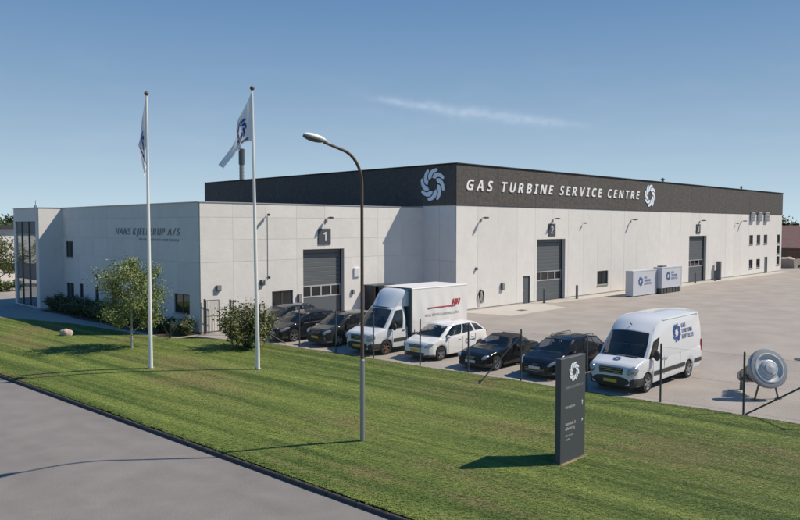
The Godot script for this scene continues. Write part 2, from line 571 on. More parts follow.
	ap2.poly([Vector3(49.3, 0.006, -33.75), Vector3(49.6, 0.006, -32.3), Vector3(106.0, 0.006, -32.3), Vector3(106.0, 0.006, -33.75)], Vector3.UP, 0.0)
	struct("wall_strip", ap2, M.apron)
	var tc := thing("drain_cover", "small dark drain cover set in the pale concrete apron", "drain", Vector3(43.6, 0.01, -31.2))
	var db := MB.new(); db.cbox(Vector3(0, 0.004, 0), Vector3(0.7, 0.012, 0.5), 0.003)
	obj("cover", db, M.darkmetal, tc)
	var sl := MB.new()
	for i in 5: sl.box(Vector3(-0.24 + i * 0.12, 0.013, 0), Vector3(0.05, 0.008, 0.4))
	obj("grate", sl, M.galv, tc)

# ---------------------------------------------------------------- walls of panels with openings
# frame: o = origin at u=0,y=0 on the face, ud = direction of u, nd = outward normal
func cut(b: MB, o: Vector3, ud: Vector3, nd: Vector3, u0: float, u1: float, y0: float, y1: float, holes: Array, thick: float) -> bool:
	var us := [u0, u1]; var ys := [y0, y1]
	for h in holes:
		for k in [h[0], h[1]]:
			if k > u0 + 0.001 and k < u1 - 0.001 and not us.has(k): us.append(k)
		for k in [h[2], h[3]]:
			if k > y0 + 0.001 and k < y1 - 0.001 and not ys.has(k): ys.append(k)
	us.sort(); ys.sort()
	var fill := {}
	var any := false
	for i in us.size() - 1:
		for j in ys.size() - 1:
			var uc: float = (us[i] + us[i + 1]) * 0.5; var yc: float = (ys[j] + ys[j + 1]) * 0.5
			var solid := true
			for h in holes:
				if uc > h[0] and uc < h[1] and yc > h[2] and yc < h[3]: solid = false
			if solid: fill[Vector2i(i, j)] = true; any = true
	for key in fill:
		var a: float = us[key.x]; var c: float = us[key.x + 1]; var d: float = ys[key.y]; var e: float = ys[key.y + 1]
		var P := func(u, y, k): return o + ud * u + Vector3.UP * y - nd * k
		b.quad(P.call(a, d, 0), P.call(c, d, 0), P.call(c, e, 0), P.call(a, e, 0), nd)
		if thick > 0.1: b.quad(P.call(a, d, thick), P.call(c, d, thick), P.call(c, e, thick), P.call(a, e, thick), -nd)
		if not fill.has(key + Vector2i(-1, 0)): b.quad(P.call(a, d, 0), P.call(a, e, 0), P.call(a, e, thick), P.call(a, d, thick), -ud)
		if not fill.has(key + Vector2i(1, 0)): b.quad(P.call(c, d, 0), P.call(c, e, 0), P.call(c, e, thick), P.call(c, d, thick), ud)
		if not fill.has(key + Vector2i(0, -1)): b.quad(P.call(a, d, 0), P.call(c, d, 0), P.call(c, d, thick), P.call(a, d, thick), Vector3.DOWN)
		if not fill.has(key + Vector2i(0, 1)): b.quad(P.call(a, e, 0), P.call(c, e, 0), P.call(c, e, thick), P.call(a, e, thick), Vector3.UP)
	return any
const PT := 0.045    # panels stand this far proud of the wall behind the joints
func wall(parent: Node, o: Vector3, ud: Vector3, nd: Vector3, length: float, h: float, us: Array, ys: Array, holes: Array, kind: String, part: String, y0 := 0.0, gap := 0.016, core0 := 0.06) -> void:
	var core := MB.new()
	cut(core, o - nd * PT, ud, nd, core0, length, y0, h, holes, 0.36)
	obj("wall", core, M.bjoint if kind == "black" else M.joint, parent)
	for i in us.size() - 1:
		for j in ys.size() - 1:
			var b := MB.new()
			var e := rng.randf_range(-0.003, 0.003)
			if cut(b, o + nd * e, ud, nd, us[i] + gap * 0.5, us[i + 1] - gap * 0.5, ys[j] + gap * 0.5, ys[j + 1] - gap * 0.5, holes, PT + e + 0.004):
				obj(part, b, M["%s%d" % [kind, rng.randi() % 4]], parent)
func steps(a: float, b: float, d: float) -> Array:
	var r := [a]
	while r[-1] + d < b - 0.4: r.append(r[-1] + d)
	r.append(b)
	return r
# window in a wall: frame, mullion, pane
func window(parent: Node, o: Vector3, ud: Vector3, nd: Vector3, h: Array, lights := 1, deep := 0.12, blind := false) -> void:
	var n := Node3D.new(); n.name = "window"; parent.add_child(n, true)
	var f := MB.new()
	var t := 0.06
	var P := func(u, y, k): return o + ud * u + Vector3.UP * y - nd * k
	var bs := Basis(ud, Vector3.UP, nd)
	var uc: float = (h[0] + h[1]) * 0.5; var yc: float = (h[2] + h[3]) * 0.5
	var w: float = h[1] - h[0]; var hh: float = h[3] - h[2]
	f.box(P.call(uc, h[2] + t * 0.5, deep), Vector3(w, t, 0.07), bs); f.box(P.call(uc, h[3] - t * 0.5, deep), Vector3(w, t, 0.07), bs)
	f.box(P.call(h[0] + t * 0.5, yc, deep), Vector3(t, hh - 2 * t, 0.07), bs); f.box(P.call(h[1] - t * 0.5, yc, deep), Vector3(t, hh - 2 * t, 0.07), bs)
	obj("frame", f, M.frame, n)
	for i in range(1, lights):
		var mb := MB.new()
		mb.box(P.call(h[0] + w * i / lights, yc, deep - 0.002), Vector3(0.05, hh - 2 * t, 0.06), bs)
		obj("mullion", mb, M.frame, n)
	for i in lights:
		var g := MB.new()
		g.box(P.call(h[0] + w * (i + 0.5) / lights, yc, deep + 0.005), Vector3(w / lights - 0.03, hh - t, 0.012), bs)
		obj("pane", g, M.pane, n)
	var sl := MB.new()
	sl.box(P.call(uc, h[2] - 0.02, -0.005), Vector3(w + 0.06, 0.03, 0.22), bs)
	obj("sill", sl, M.alu, n)
	if blind:
		var cb := MB.new()
		for i in 12: cb.box(P.call(h[0] + w * (i + 0.5) / 12.0, yc - 0.05, deep + 0.10 + 0.02 * (i % 2)), Vector3(w / 12.0 - 0.006, hh * 0.86, 0.015), bs)
		obj("curtain", cb, M.curtain, n)
# sectional overhead door, its panel row of windows, and the jamb seals
func big_door(parent: Node, o: Vector3, ud: Vector3, nd: Vector3, h: Array, wy0: float, wy1: float) -> void:
	var n := Node3D.new(); n.name = "overhead_door"; parent.add_child(n, true)
	var bs := Basis(ud, Vector3.UP, nd)
	var deep := 0.37
	var P := func(u, y, k): return o + ud * u + Vector3.UP * y - nd * k
	var uc: float = (h[0] + h[1]) * 0.5; var w: float = h[1] - h[0]
	var ys := [h[2] + 0.03]
	while ys[-1] + 0.5 < wy0: ys.append(ys[-1] + (wy0 - h[2]) / ceil((wy0 - h[2]) / 0.62))
	ys[-1] = wy0
	ys.append(wy1)
	var k := int(ceil((h[3] - wy1) / 0.31))
	for i in range(1, k + 1): ys.append(lerpf(wy1, h[3], float(i) / k))
	for i in ys.size() - 1:
		var a: float = ys[i]; var c: float = ys[i + 1]
		if c - a < 0.02: continue
		if absf(a - wy0) < 0.01: continue
		var b := MB.new()
		b.cbox(P.call(uc, (a + c) * 0.5, deep), Vector3(w, c - a - 0.012, 0.05), 0.012, bs)
		obj("door_section", b, M.slate2, n)
	var f := MB.new()
	f.box(P.call(uc, wy0 + 0.05, deep - 0.01), Vector3(w, 0.09, 0.06), bs); f.box(P.call(uc, wy1 - 0.05, deep - 0.01), Vector3(w, 0.09, 0.06), bs)
	for i in 5: f.box(P.call(lerpf(h[0] + 0.06, h[1] - 0.06, i / 4.0), (wy0 + wy1) * 0.5, deep - 0.012), Vector3(0.1, wy1 - wy0 - 0.18, 0.06), bs)
	obj("window_frame", f, M.alu, n)
	for i in 4:
		var g := MB.new()
		g.box(P.call(lerpf(h[0] + 0.06, h[1] - 0.06, (i + 0.5) / 4.0), (wy0 + wy1) * 0.5, deep), Vector3((w - 0.12) / 4 - 0.1, wy1 - wy0 - 0.18, 0.012), bs)
		obj("pane", g, M.pane, n)
	for e in [h[0] + 0.03, h[1] - 0.03]:
		var j := MB.new(); j.box(P.call(e, (h[2] + h[3]) * 0.5, deep - 0.06), Vector3(0.06, h[3] - h[2], 0.05), bs)
		obj("guide_rail", j, M.darkmetal, n)
func steel_door(parent: Node, o: Vector3, ud: Vector3, nd: Vector3, h: Array) -> void:
	var n := Node3D.new(); n.name = "door"; parent.add_child(n, true)
	var bs := Basis(ud, Vector3.UP, nd)
	var P := func(u, y, k): return o + ud * u + Vector3.UP * y - nd * k
	var uc: float = (h[0] + h[1]) * 0.5; var yc: float = (h[2] + h[3]) * 0.5
	var b := MB.new(); b.cbox(P.call(uc, yc, 0.12), Vector3(h[1] - h[0] - 0.1, h[3] - h[2] - 0.06, 0.05), 0.008, bs)
	obj("leaf", b, M.slate2, n)
	var f := MB.new()
	for e in [h[0] + 0.025, h[1] - 0.025]: f.box(P.call(e, yc, 0.1), Vector3(0.05, h[3] - h[2], 0.1), bs)
	f.box(P.call(uc, h[3] - 0.015, 0.1), Vector3(h[1] - h[0] - 0.1, 0.03, 0.1), bs)
	obj("frame", f, M.frame, n)
	var k := MB.new(); k.cbox(P.call(h[0] + 0.14, 1.02, 0.06), Vector3(0.12, 0.03, 0.05), 0.008, bs)
	obj("handle", k, M.alu, n)

# wall lamp on a bracket that reaches out from the wall
func wall_lamp(at: Vector3, nd: Vector3, label: String, out := 0.34) -> void:
	var t := thing("wall_lamp", label, "lamp", at, 0.0, "lamps on the facades")
	var b := MB.new(); b.cbox(nd * 0.03, Vector3(0.14, 0.2, 0.14), 0.01); obj("wall_plate", b, M.galv, t)
	var a := MB.new(); a.tube([Vector3.ZERO, nd * out * 0.4 + Vector3(0, 0.16, 0), nd * out + Vector3(0, 0.2, 0)], [0.022, 0.022, 0.022], 7); obj("bracket", a, M.galv, t)
	var h := MB.new()
	h.ball(nd * (out + 0.16) + Vector3(0, 0.18, 0), Vector3(0.15 + 0.14 * absf(nd.x), 0.07, 0.15 + 0.14 * absf(nd.z)), 12)
	obj("lamp_head", h, M.slate2, t)

# the pinwheel emblem; face in the plane of ud and up, normal nd
func blade_pts(k: int, r: float, kind: int) -> Array:
	var q := []
	var off := TAU * k / 8.0
	var inner := 0.40; var sgn := -1.0
	if kind == 0:
		for i in 9:
			var t := i / 8.0
			q.append(Vector2(lerpf(inner, 1.0, t), 0.95 * t * t + 0.10 * t))
		q.append(Vector2(1.02, 1.12)); q.append(Vector2(0.95, 1.24))
		for i in 8:
			var t := 1.0 - (i + 0.5) / 8.0
			q.append(Vector2(lerpf(inner, 0.86, t), 0.60 + 0.60 * t * t + 0.06 * t))
	else:
		for i in 7:
			var t := i / 6.0
			q.append(Vector2(lerpf(inner + 0.03, 0.90, t), 0.45 + 0.72 * t * t + 0.1 * t))
		for i in 7:
			var t := 1.0 - i / 6.0
			q.append(Vector2(lerpf(inner + 0.01, 0.93, t), 0.80 + 0.74 * t * t + 0.04 * t))
	var out := []
	for p in q:
		var a: float = off + sgn * p.y
		out.append(Vector2(cos(a), sin(a)) * p.x * r)
	return out
func swirl(parent: Node, at: Vector3, ud: Vector3, nd: Vector3, r: float, light: Material, dark, thick: float) -> Node3D:
	var n := Node3D.new(); n.name = "emblem"; parent.add_child(n, true)
	for kind in ([1, 0] if dark != null else [0]):
		for k in 8:
			var pts := []
			for p in blade_pts(k, r, kind): pts.append(at + ud * p.x + Vector3.UP * p.y + nd * (thick * (1.0 if kind == 0 else 0.6)))
			var b := MB.new(); b.poly(pts, nd, thick * 0.55)
			obj("blade" if kind == 0 else "blue_blade", b, light if kind == 0 else dark, n)
	return n
var fonts := {}
func letter(ch: String, weight := 400) -> ArrayMesh:
	var key := ch + str(weight)
	if fonts.has(key): return fonts[key]
	var sf := SystemFont.new(); sf.font_names = PackedStringArray(["Droid Sans"]); sf.font_weight = weight
	var tm := TextMesh.new(); tm.font = sf; tm.text = ch; tm.font_size = 64; tm.pixel_size = 0.01; tm.depth = 0.06; tm.curve_step = 4.0
	var ar := tm.get_mesh_arrays()
	var m := ArrayMesh.new()
	m.add_surface_from_arrays(Mesh.PRIMITIVE_TRIANGLES, ar)
	fonts[key] = m
	return m
# letters as single solid shapes from u = 0 to u = width; height of the capitals h; shear > 0 slants them
func lettering(parent: Node, text: String, at: Vector3, ud: Vector3, nd: Vector3, h: float, width: float, slant: float, m: Material, thick := 0.05, part := "letter", weight := 400) -> void:
	var cap := letter("H", weight).get_aabb().size.y
	var base := letter("H", weight).get_aabb().position.y
	var xs := []; var x := 0.0
	var space := (0.42 if weight == 400 else 0.75) * cap; var track := (0.30 if weight == 400 else 0.46) * cap
	for ch in text:
		if ch == " ": x += space; xs.append(0.0); continue
		var bb := letter(ch, weight).get_aabb()
		xs.append(x - bb.position.x)
		x += bb.size.x + track
	x -= track
	var sy := h / cap; var sx := width / x
	for i in text.length():
		if text[i] == " ": continue
		var src := letter(text[i], weight)
		var ar := src.surface_get_arrays(0)
		var vs: PackedVector3Array = ar[Mesh.ARRAY_VERTEX]
		var nv := PackedVector3Array(); var nn := PackedVector3Array()
		var ns: PackedVector3Array = ar[Mesh.ARRAY_NORMAL]
		for k in vs.size():
			var q := vs[k]
			var yy := (q.y - base) * sy
			nv.append(at + ud * ((q.x + xs[i]) * sx + slant * yy) + Vector3.UP * yy + nd * ((q.z / 0.06 + 0.5) * thick))
			nn.append((ud * ns[k].x + Vector3.UP * ns[k].y + nd * ns[k].z).normalized())
		var a2 := []; a2.resize(Mesh.ARRAY_MAX)
		a2[Mesh.ARRAY_VERTEX] = nv; a2[Mesh.ARRAY_NORMAL] = nn; a2[Mesh.ARRAY_INDEX] = ar[Mesh.ARRAY_INDEX]
		var am := ArrayMesh.new(); am.add_surface_from_arrays(Mesh.PRIMITIVE_TRIANGLES, a2)
		obj(part, am, m, parent)
# a line of print too small to read: a run of short strokes of word length
func scribble(parent: Node, at: Vector3, ud: Vector3, nd: Vector3, h: float, width: float, m: Material, sd: int) -> void:
	var r := RandomNumberGenerator.new(); r.seed = sd
	var b := MB.new(); var u := 0.0
	var bs := Basis(ud, Vector3.UP, nd)
	while u < width:
		var w: float = h * r.randf_range(0.35, 0.6)
		if r.randf() < 0.14: u += h * 0.45
		var hh: float = h * r.randf_range(0.65, 1.0)
		if u + w > width: break
		b.box(at + ud * (u + w * 0.5) + Vector3.UP * hh * 0.5 + nd * 0.003, Vector3(w * 0.72, hh, 0.005), bs)
		u += w + h * 0.1
	obj("print_line", b, m, parent)

# ---------------------------------------------------------------- the hall
func hall() -> void:
	var t := thing("industrial_hall", "large pale concrete hall with a black upper band and white lettering", "building", Vector3.ZERO)
	var X := Vector3.RIGHT; var Z := Vector3.BACK
	var o := Vector3(HX, 0, HZ)
	var L := HXE - HX
	var holes := [
		[49.16 - HX, 53.26 - HX, 0.0, 5.03], [77.4 - HX, 81.9 - HX, 0.0, 5.03],
		[47.3 - HX, 48.24 - HX, 0.0, 2.17], [58.5 - HX, 60.4 - HX, 0.85, 2.08]]
	var big := [0, 1]
	var wins := [3]
	for i in 3: holes.append([94.7 - HX + i * 2.5, 95.95 - HX + i * 2.5, 3.85, 4.97]); wins.append(holes.size() - 1)
	for i in 2: holes.append([94.75 - HX + i * 2.5, 96.0 - HX + i * 2.5, 0.85, 1.92]); wins.append(holes.size() - 1)
	holes.append([100.05 - HX, 101.15 - HX, 0.0, 2.1]); var dr2 := holes.size() - 1
	for i in 3: holes.append([104.6 - HX, 105.75 - HX, 0.95 + i * 1.45, 2.05 + i * 1.45]); wins.append(holes.size() - 1)
	wall(t, o, X, Z, L, BAND, steps(0, L, 2.4), [0.12, BAND - 0.02], holes, "conc", "panel")
	for i in big: big_door(t, o, X, Z, holes[i], 1.62, 2.42)
	for i in wins: window(t, o, X, Z, holes[i], 2 if i < 8 else 1, 0.12)
	steel_door(t, o, X, Z, holes[2]); steel_door(t, o, X, Z, holes[dr2])
	# short side
	var W := HZ - HZB
	var os := Vector3(HX, 0, HZ)
	wall(t, os, Vector3.FORWARD, Vector3.LEFT, W, BAND, [0.06, 1.6, 3.21], [0.12, 3.62, BAND - 0.02], [], "conc", "panel", 0.0, 0.016, 0.44)
	# black band, standing 4 cm proud
	var ob := o + Vector3(-0.05, 0, 0.05)
	wall(t, ob, X, Z, L + 0.05, HH, steps(0, L + 0.05, 2.4), [BAND, HH - 0.06], [], "black", "band_panel", BAND, 0.012)
	wall(t, ob, Vector3.FORWARD, Vector3.LEFT, W + 0.05, HH, steps(0.055, W + 0.05, 2.4), [BAND, HH - 0.06], [], "black", "band_panel", BAND, 0.012, 0.44)
	# far walls and roof
	var fw := MB.new()
	fw.span(Vector3(HXE - 0.4, 0, HZ - 0.42), Vector3(HXE - 0.001, HH - 0.1, HZB + 0.4)); fw.span(Vector3(HX + 0.42, 0, HZB + 0.001), Vector3(HXE, HH - 0.1, HZB + 0.4))
	obj("far_wall", fw, M.conc1, t)
	var rf := MB.new(); rf.span(Vector3(HX + 0.4, HH - 0.6, HZ - 0.4), Vector3(HXE - 0.4, HH - 0.3, HZB + 0.4))
	obj("roof", rf, M.roof, t)
	var cp := MB.new()
	cp.box(Vector3((HX + HXE) * 0.5, HH + 0.01, HZ - 0.12), Vector3(L + 0.2, 0.06, 0.5)); cp.box(Vector3(HX + 0.12, HH + 0.012, (HZ + HZB) * 0.5 - 0.2), Vector3(0.5, 0.06, W - 0.1))
	obj("coping", cp, M.coping, t)
	var fl := MB.new(); fl.span(Vector3(HX + 0.5, 0.004, HZ - 0.5), Vector3(HXE - 0.5, 0.02, HZB + 0.5)); obj("floor", fl, M.inside, t)
	# louvre boxes under the band at the far end
	for i in 3:
		var v := MB.new(); var bx := 94.75 + i * 2.45
		v.cbox(Vector3(bx + 0.55, 7.25, HZ + 0.17), Vector3(1.1, 1.15, 0.22), 0.02)
		var lv := obj("louvre_box", v, M.alu, t)
		var s := MB.new()
		for k in 6: s.box(Vector3(bx + 0.55, 6.82 + k * 0.17, HZ + 0.29), Vector3(0.95, 0.10, 0.03), Basis(Vector3.RIGHT, 0.5))
		obj("slats", s, M.galv, lv)
	# emblems and the lettering
	var sg := thing("facade_lettering", "white slanted capital letters on the black band of the hall", "sign", Vector3(40.2, 8.66, HZ + 0.05))
	lettering(sg, "GAS TURBINE SERVICE CENTRE", Vector3.ZERO, X, Z, 0.74, 25.6, 0.27, M.white, 0.06, "letter", 700)
	var e1 := thing("pinwheel_emblem", "pale blue pinwheel emblem on the shaded short side of the black band", "emblem", Vector3(HX - 0.05, 9.08, -35.95), 0, "pinwheel emblems on the hall")
	swirl(e1, Vector3.ZERO, Vector3.BACK, Vector3.LEFT, 1.2, M.sky, null, 0.05)
	var e2 := thing("pinwheel_emblem", "pale blue pinwheel emblem after the last letter on the black band", "emblem", Vector3(68.15, 9.06, HZ + 0.05), 0, "pinwheel emblems on the hall")
	swirl(e2, Vector3.ZERO, X, Z, 1.12, M.pale, null, 0.05)
	# numbers over the doors
	number_sign("2", Vector3(51.2, 5.78, HZ), "dark square plate numbered 2 over the tall door nearest the coiled hose")
	number_sign("3", Vector3(79.6, 5.78, HZ), "dark square plate numbered 3 over the tall door past the containers")
	for q in [[42.0, "bracket lamp on the hall wall below the word GAS"], [51.3, "bracket lamp above the tall door nearest the coiled hose"], [64.4, "bracket lamp on the plain hall wall above the white containers"], [79.9, "bracket lamp above the tall door past the white containers"], [91.8, "bracket lamp on the hall wall near the far small windows"]]:
		wall_lamp(Vector3(q[0], 6.52, HZ), Z, q[1])
	for q in [[56.0, 6.35, "wall_camera", "tiny wall camera high on the hall above the low wide window"], [90.2, 6.4, "wall_camera", "tiny wall camera beside the far bracket lamp"]]:
		var k := thing("wall_camera", q[3], "camera", Vector3(q[0], q[1], HZ))
		var b := MB.new(); b.rod(Vector3(0, 0, 0), Vector3(0, 0.02, 0.2), 0.02); obj("arm", b, M.galv, k)
		var d := MB.new(); d.cbox(Vector3(-0.04, 0.0, 0.26), Vector3(0.12, 0.12, 0.28), 0.015, Basis(Vector3.UP, -0.5)); obj("housing", d, M.slate2, k)
	# bits on the wall
	var hz := thing("hose", "coiled black hose hanging on the pale hall wall", "hose", Vector3(42.0, 1.15, HZ))
	for i in 4:
		var pts := []; var rr := []
		for k in 21:
			var a := TAU * k / 20.0
			pts.append(Vector3(cos(a) * (0.22 + 0.012 * i), sin(a) * (0.42 + 0.02 * i) - 0.12 - 0.03 * i, 0.05 + i * 0.035)); rr.append(0.017)
		var b := MB.new(); b.tube(pts, rr, 6, false); obj("coil", b, M.tyre, hz)
	var hk := MB.new(); hk.cbox(Vector3(0, 0.24, 0.1), Vector3(0.14, 0.08, 0.2), 0.01); obj("hook", hk, M.galv, hz)
	for q in [[44.6, 1.55, 0.36, 0.5, "grey electrical box between the coiled hose and the steel door"], [41.45, 3.0, 0.14, 0.2, "small grey sensor box above the coiled hose"]]:
		var k := thing("wall_box", q[4], "box", Vector3(q[0], q[1], HZ))
		var b := MB.new(); b.cbox(Vector3(0, 0, 0.09), Vector3(q[2], q[3], 0.18), 0.015); obj("case", b, M.slate2, k)
		var d := MB.new(); d.cbox(Vector3(0, 0, 0.185), Vector3(q[2] * 0.8, q[3] * 0.8, 0.012), 0.004); obj("lid", d, M.galv, k)
	for q in [[48.95, -32.9, "short grey guard post between steel door and the tall door"], [53.75, -32.9, "short grey guard post between the tall door and the low wide window"], [77.1, -32.9, "short grey guard post between the containers and the far tall door"], [82.3, -32.9, "short grey guard post between the far tall door and the dark cabinet"]]:
		var k := thing("guard_post", q[2], "bollard", Vector3(q[0], 0, q[1]), 0, "guard posts beside the hall doors")
		var b := MB.new(); b.lathe(Vector3.ZERO, Vector3.UP, [Vector2(0.10, 0), Vector2(0.10, 1.1), Vector2(0.08, 1.16), Vector2(0, 1.18)], 14); obj("tube", b, M.slate2, k)
		var c := MB.new(); c.cbox(Vector3(0, 0.012, 0), Vector3(0.3, 0.024, 0.3), 0.004); obj("foot_plate", c, M.galv, k)
	var po := thing("door_canopy_post", "dark cabinet with a short arm beside the far tall door", "post", Vector3(84.3, 0, -33.3))
	var pb := MB.new(); pb.cbox(Vector3(0, 1.05, 0), Vector3(0.5, 2.1, 0.4), 0.02); obj("cabinet", pb, M.slate2, po)
	var pa := MB.new(); pa.rod(Vector3(0, 2.0, 0), Vector3(0.9, 2.05, 0.3), 0.03); obj("arm", pa, M.galv, po)
	# chimney on the roof
	var ch := thing("chimney_pipe", "dark and silver chimney pipe standing on the hall roof", "chimney", Vector3(42.6, HH - 0.3, -66.0))
	var c1 := MB.new(); c1.lathe(Vector3.ZERO, Vector3.UP, [Vector2(0.24, 0), Vector2(0.24, 2.3)], 18); obj("lower_pipe", c1, M.galv, ch)
	for i in 6:
		var c3 := MB.new(); c3.lathe(Vector3(0, 0.45 + i * 0.36, 0), Vector3.UP, [Vector2(0.24, -0.03), Vector2(0.265, -0.02), Vector2(0.265, 0.02), Vector2(0.24, 0.03)], 18); obj("band", c3, M.galv, ch)
	var c2 := MB.new(); c2.lathe(Vector3(0, 2.3, 0), Vector3.UP, [Vector2(0.24, 0), Vector2(0.30, 0.02), Vector2(0.30, 1.6), Vector2(0.26, 1.62), Vector2(0.26, 1.3), Vector2(0, 1.3)], 18); obj("cowl", c2, M.steeldark, ch)
	for q in [[73.5, "small vent stub on the hall roof edge past the emblem"], [95.0, "small vent stub on the hall roof edge near the far end"]]:
		var k := thing("roof_vent", q[1], "vent", Vector3(q[0], HH - 0.3, HZ - 1.2))
		var b := MB.new(); b.lathe(Vector3.ZERO, Vector3.UP, [Vector2(0.12, 0), Vector2(0.12, 0.75)], 12); obj("stub", b, M.galv, k)
		var c := MB.new(); c.lathe(Vector3(0, 0.72, 0), Vector3.UP, [Vector2(0.2, 0), Vector2(0.2, 0.06), Vector2(0, 0.2)], 12); obj("cap", c, M.steeldark, k)
func number_sign(ch: String, at: Vector3, label: String) -> void:
	var t := thing("number_plate", label, "sign", at, 0.0, "number plates over the doors")
	var b := MB.new(); b.cbox(Vector3(0, 0, 0.03), Vector3(1.02, 1.02, 0.06), 0.008); obj("plate", b, M.slate, t)
	lettering(t, ch, Vector3(-0.16 if ch != "1" else -0.11, -0.29, 0.06), Vector3.RIGHT, Vector3.BACK, 0.58, 0.32 if ch != "1" else 0.22, 0.0, M.white, 0.015, "numeral")

# ---------------------------------------------------------------- low wing and entrance block
func wing() -> void:
	var t := thing("office_wing", "lower pale concrete wing with door 1 and a glazed entrance corner", "building")
	var X := Vector3.RIGHT; var Z := Vector3.BACK
	var o := Vector3(AX, 0, AZ)
	var L := HX - AX
	var holes := [[28.29 - AX, 31.68 - AX, 0.0, 4.62], [25.92 - AX, 27.49 - AX, 0.98, 2.12]]
	wall(t, o, X, Z, L, AH, [0.05, 2.17, 4.45, 6.75, 9.0, 11.3, 13.7, 16.0, L], [0.12, 4.03, 5.3, 6.6, AH - 0.03], holes, "conc", "panel", 0.0, 0.010)
	big_door(t, o, X, Z, holes[0], 1.5, 2.3)
	window(t, o, X, Z, holes[1], 2, 0.1)
	# side with the name; u runs from the corner away
	var W := AZ - PZ
	var hs := [[1.15, 2.95, 1.0, 2.16], [13.6, 14.25, 0.9, 1.95], [16.3, 16.95, 0.9, 1.95], [18.0, 19.4, 0.65, 1.9], [18.0, 19.4, 3.8, 4.98], [10.9, 11.5, 0.9, 1.9]]
	wall(t, o, Vector3.FORWARD, Vector3.LEFT, W, AH, steps(0.05, W, 2.4), [0.12, 4.03, 5.3, 6.6, AH - 0.03], hs, "conc", "panel", 0.0, 0.010, 0.44)
	for i in hs.size(): window(t, o, Vector3.FORWARD, Vector3.LEFT, hs[i], 2 if i in [0, 3, 4] else 1, 0.1, i == 0)
	# entrance block: face towards the sun
	var P := Vector3(PX, 0, PZ)
	wall(t, P, X, Z, AX - PX + 0.4, AH, [0.03, AX - PX], [0.05, AH - 0.03], [], "conc", "panel", 0.0, 0.004)
	# glazed side: parapet strip above, corner piece
	var G := PZ - PZB
	var gh := [[0.6, G - 0.12, 0.08, 6.45]]
	wall(t, P, Vector3.FORWARD, Vector3.LEFT, G, AH, [0.05, G], [0.02, AH - 0.03], gh, "conc", "panel", 0.0, 0.004, 0.44)
	curtain_wall(t, P, gh[0])
	var b := MB.new()
	b.span(Vector3(PX + 0.42, AH - 0.62, PZ - 0.42), Vector3(HX - 0.1, AH - 0.32, PZB + 0.4)); b.span(Vector3(AX + 0.42, AH - 0.6, AZ - 0.42), Vector3(HX - 0.1, AH - 0.3, PZ - 0.43))
	obj("roof", b, M.roof, t)
	var bw := MB.new(); bw.span(Vector3(PX + 0.001, 0, PZB), Vector3(HX, AH - 0.1, PZB + 0.38)); bw.span(Vector3(AX + 0.45, 0, PZ - 1.4), Vector3(HX - 0.2, AH - 0.7, PZ - 1.2))
	obj("back_wall", bw, M.conc2, t)
	var cp := MB.new()
	cp.box(Vector3((AX + HX) * 0.5 - 0.1, AH, AZ - 0.18), Vector3(L - 0.1, 0.05, 0.44)); cp.box(Vector3(AX + 0.16, AH + 0.002, (AZ + PZ) * 0.5), Vector3(0.44, 0.05, AZ - PZ))
	cp.box(Vector3((PX + AX) * 0.5, AH, PZ - 0.18), Vector3(AX - PX + 0.1, 0.05, 0.44)); cp.box(Vector3(PX + 0.16, AH + 0.002, (PZ + PZB) * 0.5), Vector3(0.44, 0.05, G))
	obj("coping", cp, M.alu, t)
	var fl := MB.new(); fl.span(Vector3(PX + 0.5, 0.018, AZ - 0.5), Vector3(HX - 0.2, 0.03, PZB + 0.5)); obj("floor", fl, M.inside, t)
	# name on the shaded side (reads from the far end towards the corner)
	var n := thing("name_lettering", "dark slanted capital letters high on the shaded side of the low wing", "sign", Vector3(AX, 5.55, -47.7))
	lettering(n, "HANS KJELLERUP A/S", Vector3.ZERO, Vector3.BACK, Vector3.LEFT, 0.42, 8.5, 0.28, M.logogrey, 0.04)
	scribble(n, Vector3(0, -0.36, 3.35), Vector3.BACK, Vector3.LEFT, 0.17, 5.1, M.logogrey, 4)
	number_sign("1", Vector3(30.0, 5.42, AZ), "dark square plate numbered 1 over the wide door of the low wing")
	wall_lamp(Vector3(30.15, 6.45, AZ), Z, "bracket lamp above the wide door of the low wing")
	var k := 0
	for q in [[25.55, 6.75, "wall camera high on the low wing, above a thin conduit"], [25.55, 3.0, "wall camera low on the low wing, at the foot of a thin conduit"]]:
		var c := thing("wall_camera", q[2], "camera", Vector3(q[0], q[1], AZ))
		var a := MB.new(); a.rod(Vector3.ZERO, Vector3(0, 0.02, 0.25), 0.025); obj("arm", a, M.galv, c)
		var d := MB.new(); d.cbox(Vector3(-0.06, 0.02, 0.32), Vector3(0.14, 0.14, 0.36), 0.02, Basis(Vector3.UP, -0.5)); obj("housing", d, M.slate, c)
	var cd := MB.new(); cd.rod(Vector3(25.62, 2.85, AZ + 0.02), Vector3(25.62, 6.7, AZ + 0.02), 0.014)
	tag(obj("conduit", cd, M.galv), "thin grey conduit running up the low wing between two cameras", "pipe")
	for q in [[22.2, 2.55, 0.3, 0.34, "small dark box on the low wing near its outer corner"], [25.2, 2.72, 0.28, 0.34, "small dark box on the low wing under the conduit"], [27.95, 1.55, 0.26, 0.55, "grey meter box between the dark window and the wide door"], [32.4, 1.7, 0.2, 0.3, "small dark switch box under the white square board"]]:
		var c := thing("wall_box", q[4], "box", Vector3(q[0], q[1], AZ))
		var a := MB.new(); a.cbox(Vector3(0, 0, 0.08), Vector3(q[2], q[3], 0.16), 0.015); obj("case", a, M.slate2, c)
		var d := MB.new(); d.cbox(Vector3(0, 0, 0.165), Vector3(q[2] * 0.8, q[3] * 0.75, 0.012), 0.004); obj("lid", d, M.galv, c)
	var wb := thing("letter_board", "white square board on the low wing wall beside its wide door", "board", Vector3(32.75, 3.0, AZ))
	var a := MB.new(); a.cbox(Vector3(0, 0, 0.05), Vector3(0.5, 0.62, 0.1), 0.012); obj("case", a, M.white, wb)
